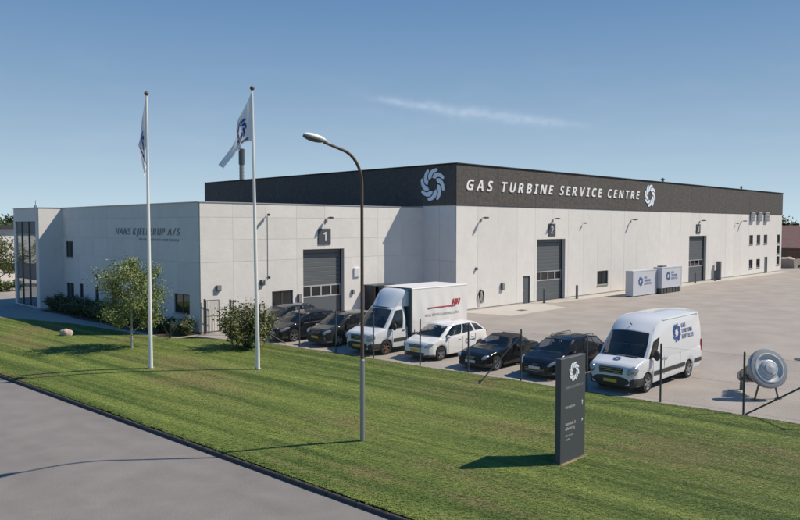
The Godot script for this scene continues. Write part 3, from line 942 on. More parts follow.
	var d := MB.new(); d.cbox(Vector3(0, 0, 0.102), Vector3(0.42, 0.54, 0.008), 0.002); obj("face", d, M.plate, wb)
	# dark open shelter beside the truck
	var s := thing("dark_shelter", "dark open-fronted shelter against the wall behind the lorry", "shelter", Vector3(33.5, 0, AZ))
	var p := MB.new(); p.span(Vector3(0, 0, 0.02), Vector3(1.75, 2.05, 0.06)); obj("back_panel", p, M.darkmetal, s)
	for e in [0.0, 0.85, 1.70]:
		var q := MB.new(); q.span(Vector3(e, 0, 0.06), Vector3(e + 0.06, 2.05, 1.0)); obj("side_panel", q, M.darkmetal, s)
	var rp := MB.new(); rp.box(Vector3(0.88, 2.09, 0.52), Vector3(1.9, 0.06, 1.05)); obj("roof_panel", rp, M.slate, s)
	# two aerials on the entrance block
	var an := thing("roof_aerial", "thin aerial mast on the entrance block roof", "aerial", Vector3(20.2, AH - 0.32, -60.0))
	var am := MB.new(); am.rod(Vector3.ZERO, Vector3(0, 0.95, 0), 0.018); obj("mast", am, M.darkmetal, an)
	var ab := MB.new(); ab.cbox(Vector3(0, 0.45, 0), Vector3(0.16, 0.22, 0.16), 0.02); obj("receiver_box", ab, M.galv, an)
	for q in [[-50.9, "small grey lamp on the shaded wall above the hedge"], [-49.1, "small dark lamp on the shaded wall beside the first one"]]:
		var c := thing("wall_light", q[1], "lamp", Vector3(AX, 2.6 + (0.0 if q[0] < -50 else -0.05), q[0]), 0, "small lights on the shaded wall")
		var e := MB.new(); e.cbox(Vector3(-0.07, 0, 0), Vector3(0.14, 0.3, 0.18), 0.02); obj("case", e, M.slate2, c)
		var f := MB.new(); f.cbox(Vector3(-0.145, -0.02, 0), Vector3(0.012, 0.2, 0.12), 0.003); obj("face", f, M.galv, c)
func curtain_wall(t: Node, P: Vector3, h: Array) -> void:
	var n := Node3D.new(); n.name = "glazing"; t.add_child(n, true)
	var w: float = h[1] - h[0]
	var zz := func(u): return P.z - h[0] - u
	var rows := [h[2], 2.1, 3.25, 5.55, h[3]]
	var cols := 3
	for i in cols:
		for j in 4:
			var u: float = w * (i + 0.5) / cols
			var y0: float = rows[j]; var y1: float = rows[j + 1]
			var b := MB.new()
			b.box(Vector3(P.x + 0.1, (y0 + y1) * 0.5, zz.call(u)), Vector3(0.025, y1 - y0 - 0.06, w / cols - 0.06))
			var spandrel: bool = j in [1, 3]
			obj("spandrel" if spandrel else "pane", b, M.slate2 if spandrel else M.mirrorpane, n)
	for i in cols + 1:
		var b := MB.new(); b.box(Vector3(P.x + 0.07, (h[2] + h[3]) * 0.5, zz.call(w * i / cols)), Vector3(0.10, h[3] - h[2], 0.06)); obj("mullion", b, M.frame, n)
	for y in rows:
		var b := MB.new(); b.box(Vector3(P.x + 0.085, y, zz.call(w * 0.5)), Vector3(0.10, 0.06, w)); obj("transom", b, M.frame, n)

# ---------------------------------------------------------------- far surroundings
func backdrop() -> void:
	var X := Vector3.RIGHT; var Z := Vector3.BACK
	# white neighbour past the entrance
	var t := thing("white_neighbour_building", "low white building with a dark roof edge beyond the entrance block", "building")
	var o := Vector3(-6, -0.4, -84)
	var hs := [[27.4, 29.0, 1.7, 2.6], [23.0, 25.0, 1.7, 2.6], [31.0, 32.4, 1.7, 2.6]]
	wall(t, o, X, Z, 40, 6.3, steps(0, 40, 5.0), [0.1, 6.2], hs, "conc", "panel", 0.0, 0.012)
	for h in hs: window(t, o, X, Z, h, 2)
	var b := MB.new(); b.span(Vector3(-6, -0.4, -84.42), Vector3(34, 5.7, -100)); obj("core", b, M.joint, t)
	var c := MB.new(); c.box(Vector3(14, 6.05, -92), Vector3(40.6, 0.3, 17)); obj("roof", c, M.coping, t)
	# brick house with brown roof past the hall
	var h := thing("brown_roof_house", "brick building with a long low reddish brown roof past the hall", "building", Vector3(122, 0, -34))
	var w := MB.new(); w.span(Vector3(0, 0, -30), Vector3(14, 3.0, 22)); obj("wall", w, M.brickw, h)
	for i in 9:
		var wb := MB.new(); wb.span(Vector3(-0.04, 0.9, -26.5 + i * 5.0), Vector3(0.02, 2.3, -24.0 + i * 5.0)); var wn := obj("window", wb, M.frame, h)
		for k in 2:
			var pb := MB.new(); pb.span(Vector3(-0.06, 1.0, -26.4 + i * 5.0 + k * 1.2), Vector3(-0.045, 2.2, -25.3 + i * 5.0 + k * 1.2)); obj("pane", pb, M.darkpane, wn)
	var r := MB.new()
	r.quad(Vector3(-0.7, 2.85, -30.6), Vector3(-0.7, 2.85, 22.6), Vector3(7, 6.2, 22.6), Vector3(7, 6.2, -30.6), Vector3(-1, 1, 0))
	r.quad(Vector3(14.7, 2.85, -30.6), Vector3(14.7, 2.85, 22.6), Vector3(7, 6.2, 22.6), Vector3(7, 6.2, -30.6), Vector3(1, 1, 0))
	r.tri(Vector3(-0.1, 2.9, 22.3), Vector3(14.1, 2.9, 22.3), Vector3(7, 6.15, 22.3), Z)
	obj("roof", r, M.rooftile, h)
	var fa := MB.new(); fa.span(Vector3(-0.72, 2.62, -30.6), Vector3(-0.55, 2.84, 22.6)); obj("fascia", fa, M.frame, h)
	# parked clutter in front of it
	for q in [[116.5, -36.2, "pale skip", "pale rubble skip standing in front of the brick building"], [118.5, -33.5, "dark", "dark pallet stack in front of the brick building"], [114.8, -33.0, "tan", "tan crate beside the skip in front of the brick building"]]:
		var k := thing("storage_crate" if q[2] != "pale skip" else "rubble_skip", q[3], "crate", Vector3(q[0], 0, q[1]))
		if q[2] == "pale skip":
			var sb := MB.new()
			sb.quad(Vector3(-1.2, 0, 1.4), Vector3(1.2, 0, 1.4), Vector3(1.9, 1.3, 1.5), Vector3(-1.9, 1.3, 1.5), Z); sb.quad(Vector3(-1.2, 0, -1.4), Vector3(1.2, 0, -1.4), Vector3(1.9, 1.3, -1.5), Vector3(-1.9, 1.3, -1.5), -Z)
			sb.quad(Vector3(-1.2, 0, -1.4), Vector3(-1.2, 0, 1.4), Vector3(-1.9, 1.3, 1.5), Vector3(-1.9, 1.3, -1.5), -X); sb.quad(Vector3(1.2, 0, -1.4), Vector3(1.2, 0, 1.4), Vector3(1.9, 1.3, 1.5), Vector3(1.9, 1.3, -1.5), X)
			obj("tub", sb, M.paving, k)
			var f := MB.new(); f.ball(Vector3(0, 0.95, 0), Vector3(1.5, 0.6, 1.2), 12, Basis.IDENTITY, noise(3, 0.02), 0.5); obj("rubble", f, M.stone, k)
		else:
			for i in 6:
				var pl := MB.new(); pl.cbox(Vector3(0, 0.12 + i * 0.24, 0), Vector3(1.5, 0.2, 1.3), 0.02); obj("board", pl, M.soil if q[2] == "dark" else M.paving, k)
	# trees beyond
	var spots := [[150, -49, 9.0, 7.0], [158, -40, 8.0, 6.5], [163, -57, 9.5, 8.0], [168, -30, 8.0, 7.5], [176, -46, 10.0, 9.0], [185, -22, 9.0, 9.0]]
	for i in spots.size():
		var s: Array = spots[i]
		tree("broadleaf_tree", Vector3(s[0], -0.4, s[1]), s[2], s[3], 1500, 0.5, Vector3(0.04, 0.065, 0.02), 40 + i, M.bark2, "dark green broadleaf tree behind the brown roof", "trees behind the brown roof", 0.2)
	for i in 4:
		tree("garden_tree", Vector3(23.1 - i * 4.0, 0.0 if i == 0 else -0.4, -79.0 + (i % 2) * 1.5), 5.2 + rng.randf(), 4.2, 2600, 0.16, Vector3(0.09, 0.12, 0.035), 60 + i, M.bark2, "leafy green tree in front of the white building", "trees before the white building", 0.25)
	tree("far_tree", Vector3(31.5, -0.4, -103), 8.2, 5.0, 2000, 0.25, Vector3(0.05, 0.08, 0.02), 71, M.bark2, "green tree top showing above the white building's roof", "", 0.3)
	for i in 5:
		var z0 := -74.5
		bush("low_shrub", Vector3(23.6 - i * 1.9, 0.0, z0 + 0.3 * (i % 2)), Vector3(1.5, 1.25, 0.9), 1100, 0.13, Vector3(0.10, 0.13, 0.04), 80 + i, "low clipped green shrub beside the far paving", "shrubs beside the far paving")
	# far wood along the horizon
	var fb := MB.new()
	var fr := RandomNumberGenerator.new(); fr.seed = 9
	for i in 9000:
		var a := deg_to_rad(fr.randf_range(-20, 115))
		var d := fr.randf_range(560, 640)
		var hh := 7.0 + 5.0 * absf(gn.get_noise_1d(rad_to_deg(a) * 40.0))
		var p := Vector3(sin(a) * d, fr.randf() * hh - 0.5, -cos(a) * d)
		leaf(fb, p, fr, fr.randf_range(2.0, 4.0), Vector3(0.03, 0.05, 0.02) * fr.randf_range(0.7, 1.4))
	var fo := obj("far_wood", fb, M.leaf); fo.set_meta("kind", "stuff"); tag(fo, "dark strip of distant wood along the horizon", "wood")

# ---------------------------------------------------------------- plants
func leaf(b: MB, p: Vector3, r: RandomNumberGenerator, s: float, col: Vector3, dir := Vector3.ZERO) -> void:
	var a := Vector3(r.randfn(), r.randfn(), r.randfn()).normalized()
	var n := (Vector3(r.randfn(), r.randfn() + 0.5, r.randfn()) + dir).normalized()
	var u := a.cross(n).normalized() * s
	var w := n.cross(u).normalized() * s * 0.45
	var c := Color(col.x, col.y, col.z)
	var mid := n * s * 0.12
	for q in [[p - u, p + w - mid, p + u], [p - u, p + u, p - w - mid]]:
		var nn: Vector3 = (q[0] - q[2]).cross(q[0] - q[1]).normalized()
		for k in 3:
			b.v.append(q[k]); b.n.append(nn); b.c.append(c)
func tree(called: String, at: Vector3, h: float, wide: float, leaves: int, ls: float, col: Vector3, sd: int, bark: Material, label: String, group := "", stem := 0.3) -> Node3D:
	var t := thing(called, label, "tree", at, 0.0, group)
	var r := RandomNumberGenerator.new(); r.seed = sd
	var tr := MB.new()
	var top := h * 0.85
	var lean := Vector3(r.randf_range(-0.05, 0.05), 0, r.randf_range(-0.05, 0.05)) * h
	var rb := (0.013 if called == "young_birch" else 0.022) * h
	tr.tube([Vector3(0, -0.05, 0), Vector3(0, h * 0.06, 0), lean * 0.4 + Vector3(0, h * 0.4, 0), lean + Vector3(0, top, 0)], [rb * 1.25, rb, rb * 0.7, rb * 0.15], 8)
	var clumps := []
	var nb := 16
	for i in nb:
		var f := stem + 0.05 + (0.92 - stem - 0.05) * (i + r.randf()) / nb
		var a := i * 2.4 + r.randf() * 0.6
		var prof := sqrt(maxf(0.05, 1.0 - pow((f - stem - (1.0 - stem) * 0.42) / ((1.0 - stem) * 0.62), 2.0)))
		var len := wide * 0.5 * prof * r.randf_range(0.6, 1.0)
		var st := lean * f + Vector3(0, h * (f - 0.12) * 0.92, 0)
		var en := st + Vector3(cos(a) * len, h * 0.10 + len * 0.25, sin(a) * len)
		var br := rb * (1.1 - f) * 0.55
		tr.tube([st, st.lerp(en, 0.5) + Vector3(0, len * 0.06, 0), en], [br, br * 0.65, br * 0.2], 5, false)
		clumps.append([en, wide * r.randf_range(0.13, 0.21)]); clumps.append([st.lerp(en, 0.6), wide * r.randf_range(0.10, 0.17)])
	obj("trunk", tr, bark, t)
	clumps.append([lean + Vector3(0, h * 0.92, 0), wide * 0.12])
	var cr := MB.new()
	for i in leaves:
		var k: Array = clumps[r.randi() % clumps.size()]
		var d := Vector3(r.randfn(), r.randfn() * 0.8, r.randfn()) * 0.55
		var p: Vector3 = k[0] + d * k[1]
		if p.y < h * stem * 0.8: continue
		leaf(cr, p, r, ls * r.randf_range(0.6, 1.15), col * r.randf_range(0.65, 1.35) + Vector3(0.02, 0.012, 0.0) * r.randf(), d)
	obj("crown", cr, M.leaf, t)
	return t
func bush(called: String, at: Vector3, size: Vector3, leaves: int, ls: float, col: Vector3, sd: int, label: String, group := "") -> Node3D:
	var t := thing(called, label, "bush", at, 0.0, group)
	var r := RandomNumberGenerator.new(); r.seed = sd
	var st := MB.new()
	var tips := []
	for i in 22:
		var a := i * 2.4 + r.randf()
		var q := sqrt(r.randf())
		var e := Vector3(cos(a) * q * size.x * 0.85, size.y * (0.62 + 0.32 * (1.0 - q)) * r.randf_range(0.7, 1.08), sin(a) * q * size.z * 0.85)
		st.tube([Vector3(cos(a) * 0.06, -0.03, sin(a) * 0.06), e * Vector3(0.4, 0.5, 0.4), e], [0.022, 0.016, 0.005], 5, false)
		tips.append(e)
	obj("stems", st, M.bark2, t)
	var f := MB.new()
	for i in leaves:
		var e: Vector3 = tips[r.randi() % tips.size()]
		var k := r.randf_range(0.25, 1.06)
		var p := e * Vector3(lerpf(0.35, 1.0, k), k, lerpf(0.35, 1.0, k)) + Vector3(r.randfn() * size.x, r.randfn() * size.y * 0.5, r.randfn() * size.z) * 0.11
		if p.y < 0.02: p.y = r.randf() * 0.2
		leaf(f, p, r, ls * r.randf_range(0.6, 1.2), col * r.randf_range(0.6, 1.4), p.normalized())
	obj("foliage", f, M.leaf, t)
	return t
func plants() -> void:
	tree("young_birch", Vector3(16.16, lawn_y(16.16, -35.0), -35.02), 4.6, 2.95, 13500, 0.066, Vector3(0.17, 0.215, 0.07), 3, M.bark, "young pale-barked tree with light green leaves on the lawn before the shaded wall", "", 0.24)
	var sb := bush("leafy_bush", Vector3(20.2, lawn_y(20.2, -31.0), -31.0), Vector3(1.6, 2.65, 1.5), 6200, 0.085, Vector3(0.14, 0.15, 0.05), 5, "big loose green bush on the lawn beside the fence")
	# hedge of separate shrubs along the shaded wall
	for i in 9:
		var z := -54.6 + i * 1.62
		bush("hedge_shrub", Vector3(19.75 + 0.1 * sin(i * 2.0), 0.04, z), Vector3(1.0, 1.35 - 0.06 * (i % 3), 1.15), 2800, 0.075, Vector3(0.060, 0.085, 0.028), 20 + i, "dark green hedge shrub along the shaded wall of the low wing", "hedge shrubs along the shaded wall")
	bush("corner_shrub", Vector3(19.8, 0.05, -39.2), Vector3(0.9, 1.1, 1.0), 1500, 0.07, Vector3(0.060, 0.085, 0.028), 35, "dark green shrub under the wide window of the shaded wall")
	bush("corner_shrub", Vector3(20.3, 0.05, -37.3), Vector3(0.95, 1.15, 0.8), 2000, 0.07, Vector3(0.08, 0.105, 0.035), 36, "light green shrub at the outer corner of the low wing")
	# boulder
	var bo := thing("boulder", "pale brown boulder lying on the lawn at the shadow edge", "boulder", Vector3(15.5, lawn_y(15.5, -41.7) - 0.05, -41.7))
	var b := MB.new(); b.ball(Vector3(0, 0.17, 0), Vector3(0.30, 0.25, 0.36), 18, Basis(Vector3.UP, 0.6), noise(2, 0.012, 3), 0.35); obj("rock", b, M.stone, bo)
	# dead twig clump on the lawn by the path
	var tw := thing("twiggy_seedling", "bare twiggy seedling on the lawn edge beside the path", "plant", Vector3(18.9, lawn_y(18.5, -36.6), -36.4))
	var q := MB.new()
	for i in 12:
		var a := i * 1.3
		q.tube([Vector3.ZERO, Vector3(cos(a) * 0.12, 0.3, sin(a) * 0.12), Vector3(cos(a) * 0.34, 0.5 + 0.03 * i, sin(a) * 0.34)], [0.012, 0.008, 0.003], 5, false)
	obj("twigs", q, M.bark2, tw)
func grass() -> void:
	var b := MB.new()
	var r := RandomNumberGenerator.new(); r.seed = 77
	for i in 7:
		var a := r.randf() * TAU
		var d := Vector3(cos(a), 0, sin(a))
		var o := Vector3(r.randf_range(-0.025, 0.025), -0.005, r.randf_range(-0.025, 0.025))
		var h := r.randf_range(0.6, 1.0)
		var s := d.cross(Vector3.UP) * 0.0045
		var m := o + d * 0.014 * h + Vector3(0, 0.022 * h, 0)
		var e := o + d * 0.03 * h + Vector3(0, 0.034 * h, 0)
		b.quad(o - s, o + s, m + s * 0.8, m - s * 0.8, Vector3.UP + d)
		b.tri(m - s * 0.8, m + s * 0.8, e, Vector3.UP)
	var mm := MultiMesh.new()
	mm.transform_format = MultiMesh.TRANSFORM_3D
	mm.use_colors = true
	mm.mesh = b.mesh()
	var xs := []; var cs := []
	while xs.size() < 400000:
		# more where the camera is near
		var z := -2.0 - 51.0 * pow(r.randf(), 1.6)
		var x := r.randf_range(kx(z) + 0.10, lawn_in(z) + 0.05)
		if r.randf() * 14.0 > (lawn_in(z) - kx(z)): continue
		var k := r.randf_range(0.30, 0.85)
		if x < kx(z) + 0.3: k *= r.randf_range(1.0, 2.0)
		xs.append(Transform3D(Basis(Vector3.UP, r.randf() * TAU).scaled(Vector3(0.5 + k * 0.7, k, 0.5 + k * 0.7)), Vector3(x, lawn_y(x, z), z)))
		var c := macro(x, z)
		var q := r.randf_range(1.1, 1.6)
		cs.append(Color(c.r * q, c.g * q, c.b * q))
	mm.instance_count = xs.size()
	for i in xs.size():
		mm.set_instance_transform(i, xs[i]); mm.set_instance_color(i, cs[i])
	var o := MultiMeshInstance3D.new(); o.multimesh = mm
	var gm := plain(1, 1, 1, 0.6); gm.vertex_color_use_as_albedo = true; gm.cull_mode = BaseMaterial3D.CULL_DISABLED
	o.material_override = gm
	o.name = "grass"; add_child(o)
	o.set_meta("kind", "stuff"); tag(o, "short mown grass covering the lawn between road and fence", "grass")

# ---------------------------------------------------------------- fence
func fence() -> void:
	var zs := [-3.4, -6.1, -8.79, -11.47, -14.19, -16.96, -19.44, -21.96, -24.67, -27.08, -29.62, -32.3, -34.9]
	var t := thing("mesh_fence", "dark steel post fence with thin wire mesh along the lawn edge", "fence", Vector3.ZERO)
	var H := 2.02
	for z in zs:
		var b := MB.new()
		b.lathe(Vector3(fx(z), -0.1, z), Vector3.UP, [Vector2(0.034, 0), Vector2(0.034, H + 0.1), Vector2(0.02, H + 0.13), Vector2(0, H + 0.135)], 10)
		obj("post", b, M.post, t)
	# raking braces
	for q in [[Vector3(fx(-8.79), 0.02, -8.72), Vector3(fx(-6.1), 1.85, -6.1)], [Vector3(21.93, 0.0, -17.71), Vector3(fx(-16.96) - 0.03, 1.8, -16.96)], [Vector3(22.72 - 0.1, 0.0, -31.11), Vector3(fx(-29.62) - 1.1, 0.9, -31.6)]]:
		var b := MB.new(); b.rod(q[0], q[1], 0.028, 8); obj("brace", b, M.post, t)
	for i in zs.size() - 1:
		var a := Vector3(fx(zs[i]), 0, zs[i]); var c := Vector3(fx(zs[i + 1]), 0, zs[i + 1])
		var L := a.distance_to(c)
		var d := (c - a) / L
		var w := MB.new()
		for y in [0.08, 1.0, 1.92]:
			w.rod(a + Vector3(0, y, 0), c + Vector3(0, y, 0), 0.002, 4)
		obj("line_wires", w, M.wire, t)
		# woven mesh: crossing slanted wires
		var m := MB.new()
		var h0 := 0.06; var h1 := 1.94; var sp := 0.085
		var u := -(h1 - h0)
		while u < L:
			for s in [1.0, -1.0]:
				var u0 := u; var u1 := u + (h1 - h0)
				var ya := h0; var yb := h1
				if u0 < 0: ya = h0 - u0; u0 = 0.0
				if u1 > L: yb = h1 - (u1 - L); u1 = L
				if yb - ya < 0.03: continue
				var p0 := a + d * (u0 if s > 0 else L - u0) + Vector3(0, ya, 0)
				var p1 := a + d * (u1 if s > 0 else L - u1) + Vector3(0, yb, 0)
				m.tube([p0, p1], [0.0008, 0.0008], 3, false)
			u += sp
		obj("mesh_panel", m, M.wire, t)
	# small gate at the wing corner
	var g := thing("fence_gate", "narrow steel gate standing ajar at the outer corner of the low wing", "gate", Vector3(21.6, 0, -36.35))
	for p in [Vector3(0.55, 0, 0.75), Vector3(-0.35, 0, -0.45)]:
		var b := MB.new(); b.box(p + Vector3(0, 1.0, 0), Vector3(0.09, 2.0, 0.09)); obj("gate_post", b, M.post, g)
	var hinge := Vector3(-0.30, 0.12, -0.40); var ld := Vector3(0.65, 0, 0.12).normalized() * 0.75
	var f := MB.new()
	for e in [0.0, 1.0]: f.rod(hinge + ld * e, hinge + ld * e + Vector3(0, 1.8, 0), 0.025)
	for y in [0.0, 0.9, 1.8]: f.rod(hinge + Vector3(0, y, 0), hinge + ld + Vector3(0, y, 0), 0.022)
	obj("leaf_frame", f, M.post, g)
	for i in 7:
		var b := MB.new(); var e := (i + 1) / 8.0
		b.rod(hinge + ld * e, hinge + ld * e + Vector3(0, 1.8, 0), 0.01, 5); obj("bar", b, M.post, g)

# ---------------------------------------------------------------- street lamp, flags, sign, rotor, containers
func flag(t: Node3D, top: Vector3, upper: Array, lower: Array, px: float, hang: float) -> void:
	var left := Vector3(-0.708, 0, -0.706); var away := Vector3(0.706, 0, -0.708)
	var rows := []
	var nu := 56; var nv := 40
	var pick := func(a: Array, u: float) -> Vector2:
		var f := u * (a.size() - 1)
		var i := mini(int(f), a.size() - 2)
		var q := f - i
		var p0: Vector2 = a[max(i - 1, 0)]; var p3: Vector2 = a[min(i + 2, a.size() - 1)]
		return a[i].cubic_interpolate(a[i + 1], p0, p3, q)
	for j in nv + 1:
		var r := []
		for i in nu + 1:
			var u := float(i) / nu; var w := float(j) / nv
			var p: Vector2 = pick.call(upper, u).lerp(pick.call(lower, u), w)
			var dep := (sin(u * 9.0 + w * 3.0) * 0.16 + sin(u * 19.0 - w * 5.0) * 0.05) * u * hang + 0.25 * u
			r.append(top + left * (-p.x * px) + Vector3(0, -p.y * px, 0) + away * dep)
		rows.append(r)
	var b := MB.new()
	b.grid(rows, func(_p): return -away)
	# printed emblem: blue pinwheel on white cloth
	var shapes := []
	for k in 8:
		var pv := PackedVector2Array()
		for p in blade_pts(k, 0.34, 0): pv.append(p)
		shapes.append(pv)
	for j in nv:
		for i in nu:
			for k in [[0, 0], [1, 0], [1, 1], [0, 0], [1, 1], [0, 1]]:
				pass
	var cols := []
	for j in nv + 1:
		var r := []
		for i in nu + 1:
			var uv := Vector2((float(i) / nu - 0.47) * 1.35, float(j) / nv - 0.5)
			var c := Color(0.82, 0.83, 0.85)
			for s in shapes:
				if Geometry2D.is_point_in_polygon(uv, s): c = Color(0.03, 0.07, 0.28)
			if uv.y > 0.40 and uv.y < 0.46 and absf(uv.x) < 0.4: c = Color(0.12, 0.15, 0.30)
			r.append(c)
		cols.append(r)
	var look := {}
	for j in nv + 1:
		for i in nu + 1: look[rows[j][i]] = cols[j][i]
	for p in b.v: b.c.append(look.get(p, Color(0.74, 0.75, 0.78)))
	var m := plain(1, 1, 1, 0.8); m.vertex_color_use_as_albedo = true
	m.backlight_enabled = true; m.backlight = lin(0.5, 0.5, 0.5); m.cull_mode = BaseMaterial3D.CULL_DISABLED
	obj("banner", b, m, t)
func street_things() -> void:
	# lamp post
	var lp := Vector3(13.78, lawn_y(13.78, -15.31), -15.31)
	var t := thing("street_lamp", "brown steel street lamp with a curved arm standing on the lawn", "street lamp", lp)
	var b := MB.new()
	b.tube([Vector3(0, -0.1, 0), Vector3(0, 2.2, 0), Vector3(0, 2.3, 0)], [0.068, 0.068, 0.05], 14); obj("base_tube", b, M.galv, t)
	var pts := [Vector3(0, 2.25, 0), Vector3(0, 7.2, 0)]; var rr := [0.052, 0.043]
	for i in 9:
		var a := i / 8.0 * PI * 0.44
		pts.append(Vector3(-0.85 * (1.0 - cos(a)), 7.25 + 0.92 * sin(a), 0)); rr.append(0.042)
	pts.append(Vector3(-1.35, 8.31, 0)); rr.append(0.036)
	var c := MB.new(); c.tube(pts, rr, 12); obj("pole", c, M.lampbrown, t)
	var d := MB.new(); d.lathe(Vector3(0, 2.26, 0), Vector3.UP, [Vector2(0.07, 0), Vector2(0.07, 0.04), Vector2(0.05, 0.09)], 12); obj("collar", d, M.galv, t)
	var hd := Vector3(-1.66, 8.40, 0)
	var tilt := Basis(Vector3(0, 0, 1), -0.16)
	var e := MB.new(); e.ball(hd + Vector3(0, 0.02, 0), Vector3(0.38, 0.085, 0.14), 18, tilt); obj("lamp_hood", e, M.white, t)
	var f := MB.new(); f.ball(hd + tilt * Vector3(-0.05, -0.03, 0), Vector3(0.34, 0.075, 0.12), 16, tilt); obj("lamp_bowl", f, M.slate2, t)
	var g := MB.new(); g.tube([Vector3(-1.2, 8.28, 0), hd + Vector3(0.3, -0.04, 0)], [0.05, 0.06], 10); obj("neck", g, M.galv, t)
	# flag poles
	var poles := [[Vector3(14.44, 0, -29.52), 11.55, "tall white flagpole whose banner hangs limp against the pole"], [Vector3(17.55, 0, -26.11), 11.72, "tall white flagpole whose banner trails out to one side"]]
	for i in 2:
		var at: Vector3 = poles[i][0]
		at.y = lawn_y(at.x, at.z)
		var H: float = poles[i][1]
		var p := thing("flagpole", poles[i][2], "flagpole", at, 0, "flagpoles on the lawn")
		var lean := Vector3(-0.10, 0, -0.08) if i else Vector3.ZERO
		var q := MB.new(); q.tube([Vector3(0, -0.1, 0), Vector3(0, 0.9, 0), lean * 0.5 + Vector3(0, H * 0.5, 0), lean + Vector3(0, H, 0)], [0.095, 0.088, 0.07, 0.036], 16); obj("pole", q, M.polewhite, p)
		var s := MB.new(); s.lathe(Vector3(0, -0.05, 0), Vector3.UP, [Vector2(0.14, 0), Vector2(0.14, 0.09), Vector2(0.1, 0.13)], 16); obj("socket", s, M.galv, p)
		var k := MB.new(); k.lathe(lean + Vector3(0, H, 0), Vector3.UP, [Vector2(0.04, 0), Vector2(0.085, 0.04), Vector2(0.10, 0.09), Vector2(0.07, 0.15), Vector2(0, 0.19)], 14); obj("finial", k, M.rusty, p)
		var w := MB.new(); w.rod(lean * 0.1 + Vector3(-0.08, 1.3, 0.06), lean + Vector3(-0.04, H - 0.1, 0.03), 0.006, 4); obj("halyard", w, M.plate, p)
		var fl := thing("flag", "white banner with blue emblem hanging limp down its pole" if i == 0 else "white banner with blue emblem trailing a long tail from its pole", "flag", at + lean + Vector3(0, H - 0.12, 0), 0, "banners on the flagpoles")
		if i == 0:
			flag(fl, Vector3(-0.04, 0, 0), [Vector2(0, 0), Vector2(-5, 22), Vector2(-7, 42), Vector2(-9, 52), Vector2(-5, 76)], [Vector2(0, 46), Vector2(-1.5, 52), Vector2(-3, 58), Vector2(-2, 68), Vector2(-1, 72)], 0.0425, 1.3)
		else:
			flag(fl, Vector3(-0.04, 0, 0), [Vector2(0, 0), Vector2(-7, 13), Vector2(-14, 27), Vector2(-18, 46), Vector2(-35, 69)], [Vector2(0, 47), Vector2(-5, 47), Vector2(-11, 50), Vector2(-15, 57), Vector2(-29, 73)], 0.0425, 1.0)
	# monument sign
	var sp := Vector3(15.93, lawn_y(15.93, -10.2) - 0.03, -10.2)
	var m := thing("pylon_sign", "dark slate pylon sign with a pale pinwheel emblem standing on the lawn", "sign", sp, 0.02)
	var sb := MB.new(); sb.cbox(Vector3(0.5, 1.36, 0), Vector3(1.22, 2.76, 0.16), 0.012); obj("panel", sb, M.slate, m)
	var sf := MB.new(); sf.cbox(Vector3(0.52, 0.012, 0.02), Vector3(1.32, 0.07, 0.32), 0.02); obj("footing", sf, M.sand, m)
	swirl(m, Vector3(0.52, 2.35, 0.08), Vector3.RIGHT, Vector3.BACK, 0.25, M.pale, null, 0.012)
	lettering(m, "HANS KJELLERUP A/S", Vector3(0.10, 1.935, 0.081), Vector3.RIGHT, Vector3.BACK, 0.062, 0.86, 0.25, M.logomid, 0.006)
	lettering(m, "Reception", Vector3(0.12, 1.43, 0.081), Vector3.RIGHT, Vector3.BACK, 0.072, 0.46, 0.0, M.plate, 0.006)
	lettering(m, "Varemodt. &", Vector3(0.12, 0.99, 0.081), Vector3.RIGHT, Vector3.BACK, 0.072, 0.50, 0.0, M.plate, 0.006)
	lettering(m, "udlevering", Vector3(0.12, 0.87, 0.081), Vector3.RIGHT, Vector3.BACK, 0.072, 0.46, 0.0, M.plate, 0.006)
	scribble(m, Vector3(0.12, 0.70, 0.081), Vector3.RIGHT, Vector3.BACK, 0.05, 0.42, M.logomid2, 8)
	scribble(m, Vector3(0.12, 0.60, 0.081), Vector3.RIGHT, Vector3.BACK, 0.05, 0.26, M.logomid2, 9)
	for q in [[1.47, 0], [1.02, 1]]:
		var ar := MB.new()
		var cx := 0.95; var cy: float = q[0]
		if q[1] == 0:
			ar.poly([Vector3(cx - 0.05, cy + 0.02, 0.086), Vector3(cx + 0.05, cy + 0.02, 0.086), Vector3(cx, cy + 0.08, 0.086)], Vector3.BACK, 0.005); ar.box(Vector3(cx, cy - 0.02, 0.0835), Vector3(0.025, 0.08, 0.005))
		else:
			ar.poly([Vector3(cx + 0.05, cy, 0.086), Vector3(cx - 0.02, cy + 0.045, 0.086), Vector3(cx - 0.02, cy - 0.045, 0.086)], Vector3.BACK, 0.005)
		obj("arrow", ar, M.plate, m)
	# turbine rotor on legs
	var rc := Vector3(27.22, 1.10, -8.98)
	var rt := thing("turbine_rotor", "silver turbine rotor with a big front disc propped on two legs", "sculpture", Vector3(27.22, 0, -8.98))
	var ax := Vector3(-0.58, 0.36, 0.73).normalized()     # disc faces this way
	var o := Vector3(0, rc.y, 0)
	var r1 := MB.new(); r1.lathe(o, ax, [Vector2(0.0, -0.16), Vector2(0.60, -0.16), Vector2(0.68, -0.14), Vector2(0.70, -0.05), Vector2(0.70, 0.05), Vector2(0.665, 0.09), Vector2(0.54, 0.10)], 40); obj("rim", r1, M.steeldark2, rt)
	var r2 := MB.new(); r2.lathe(o, ax, [Vector2(0.54, 0.09), Vector2(0.525, 0.115), Vector2(0.485, 0.12), Vector2(0.465, 0.06), Vector2(0.37, 0.035), Vector2(0.30, 0.05)], 40); obj("face_disc", r2, M.steel, rt)
	var r3 := MB.new(); r3.lathe(o, ax, [Vector2(0.30, 0.03), Vector2(0.29, 0.12), Vector2(0.24, 0.15), Vector2(0.20, 0.14), Vector2(0.19, 0.19), Vector2(0.0, 0.22)], 36); obj("hub", r3, M.steel, rt)
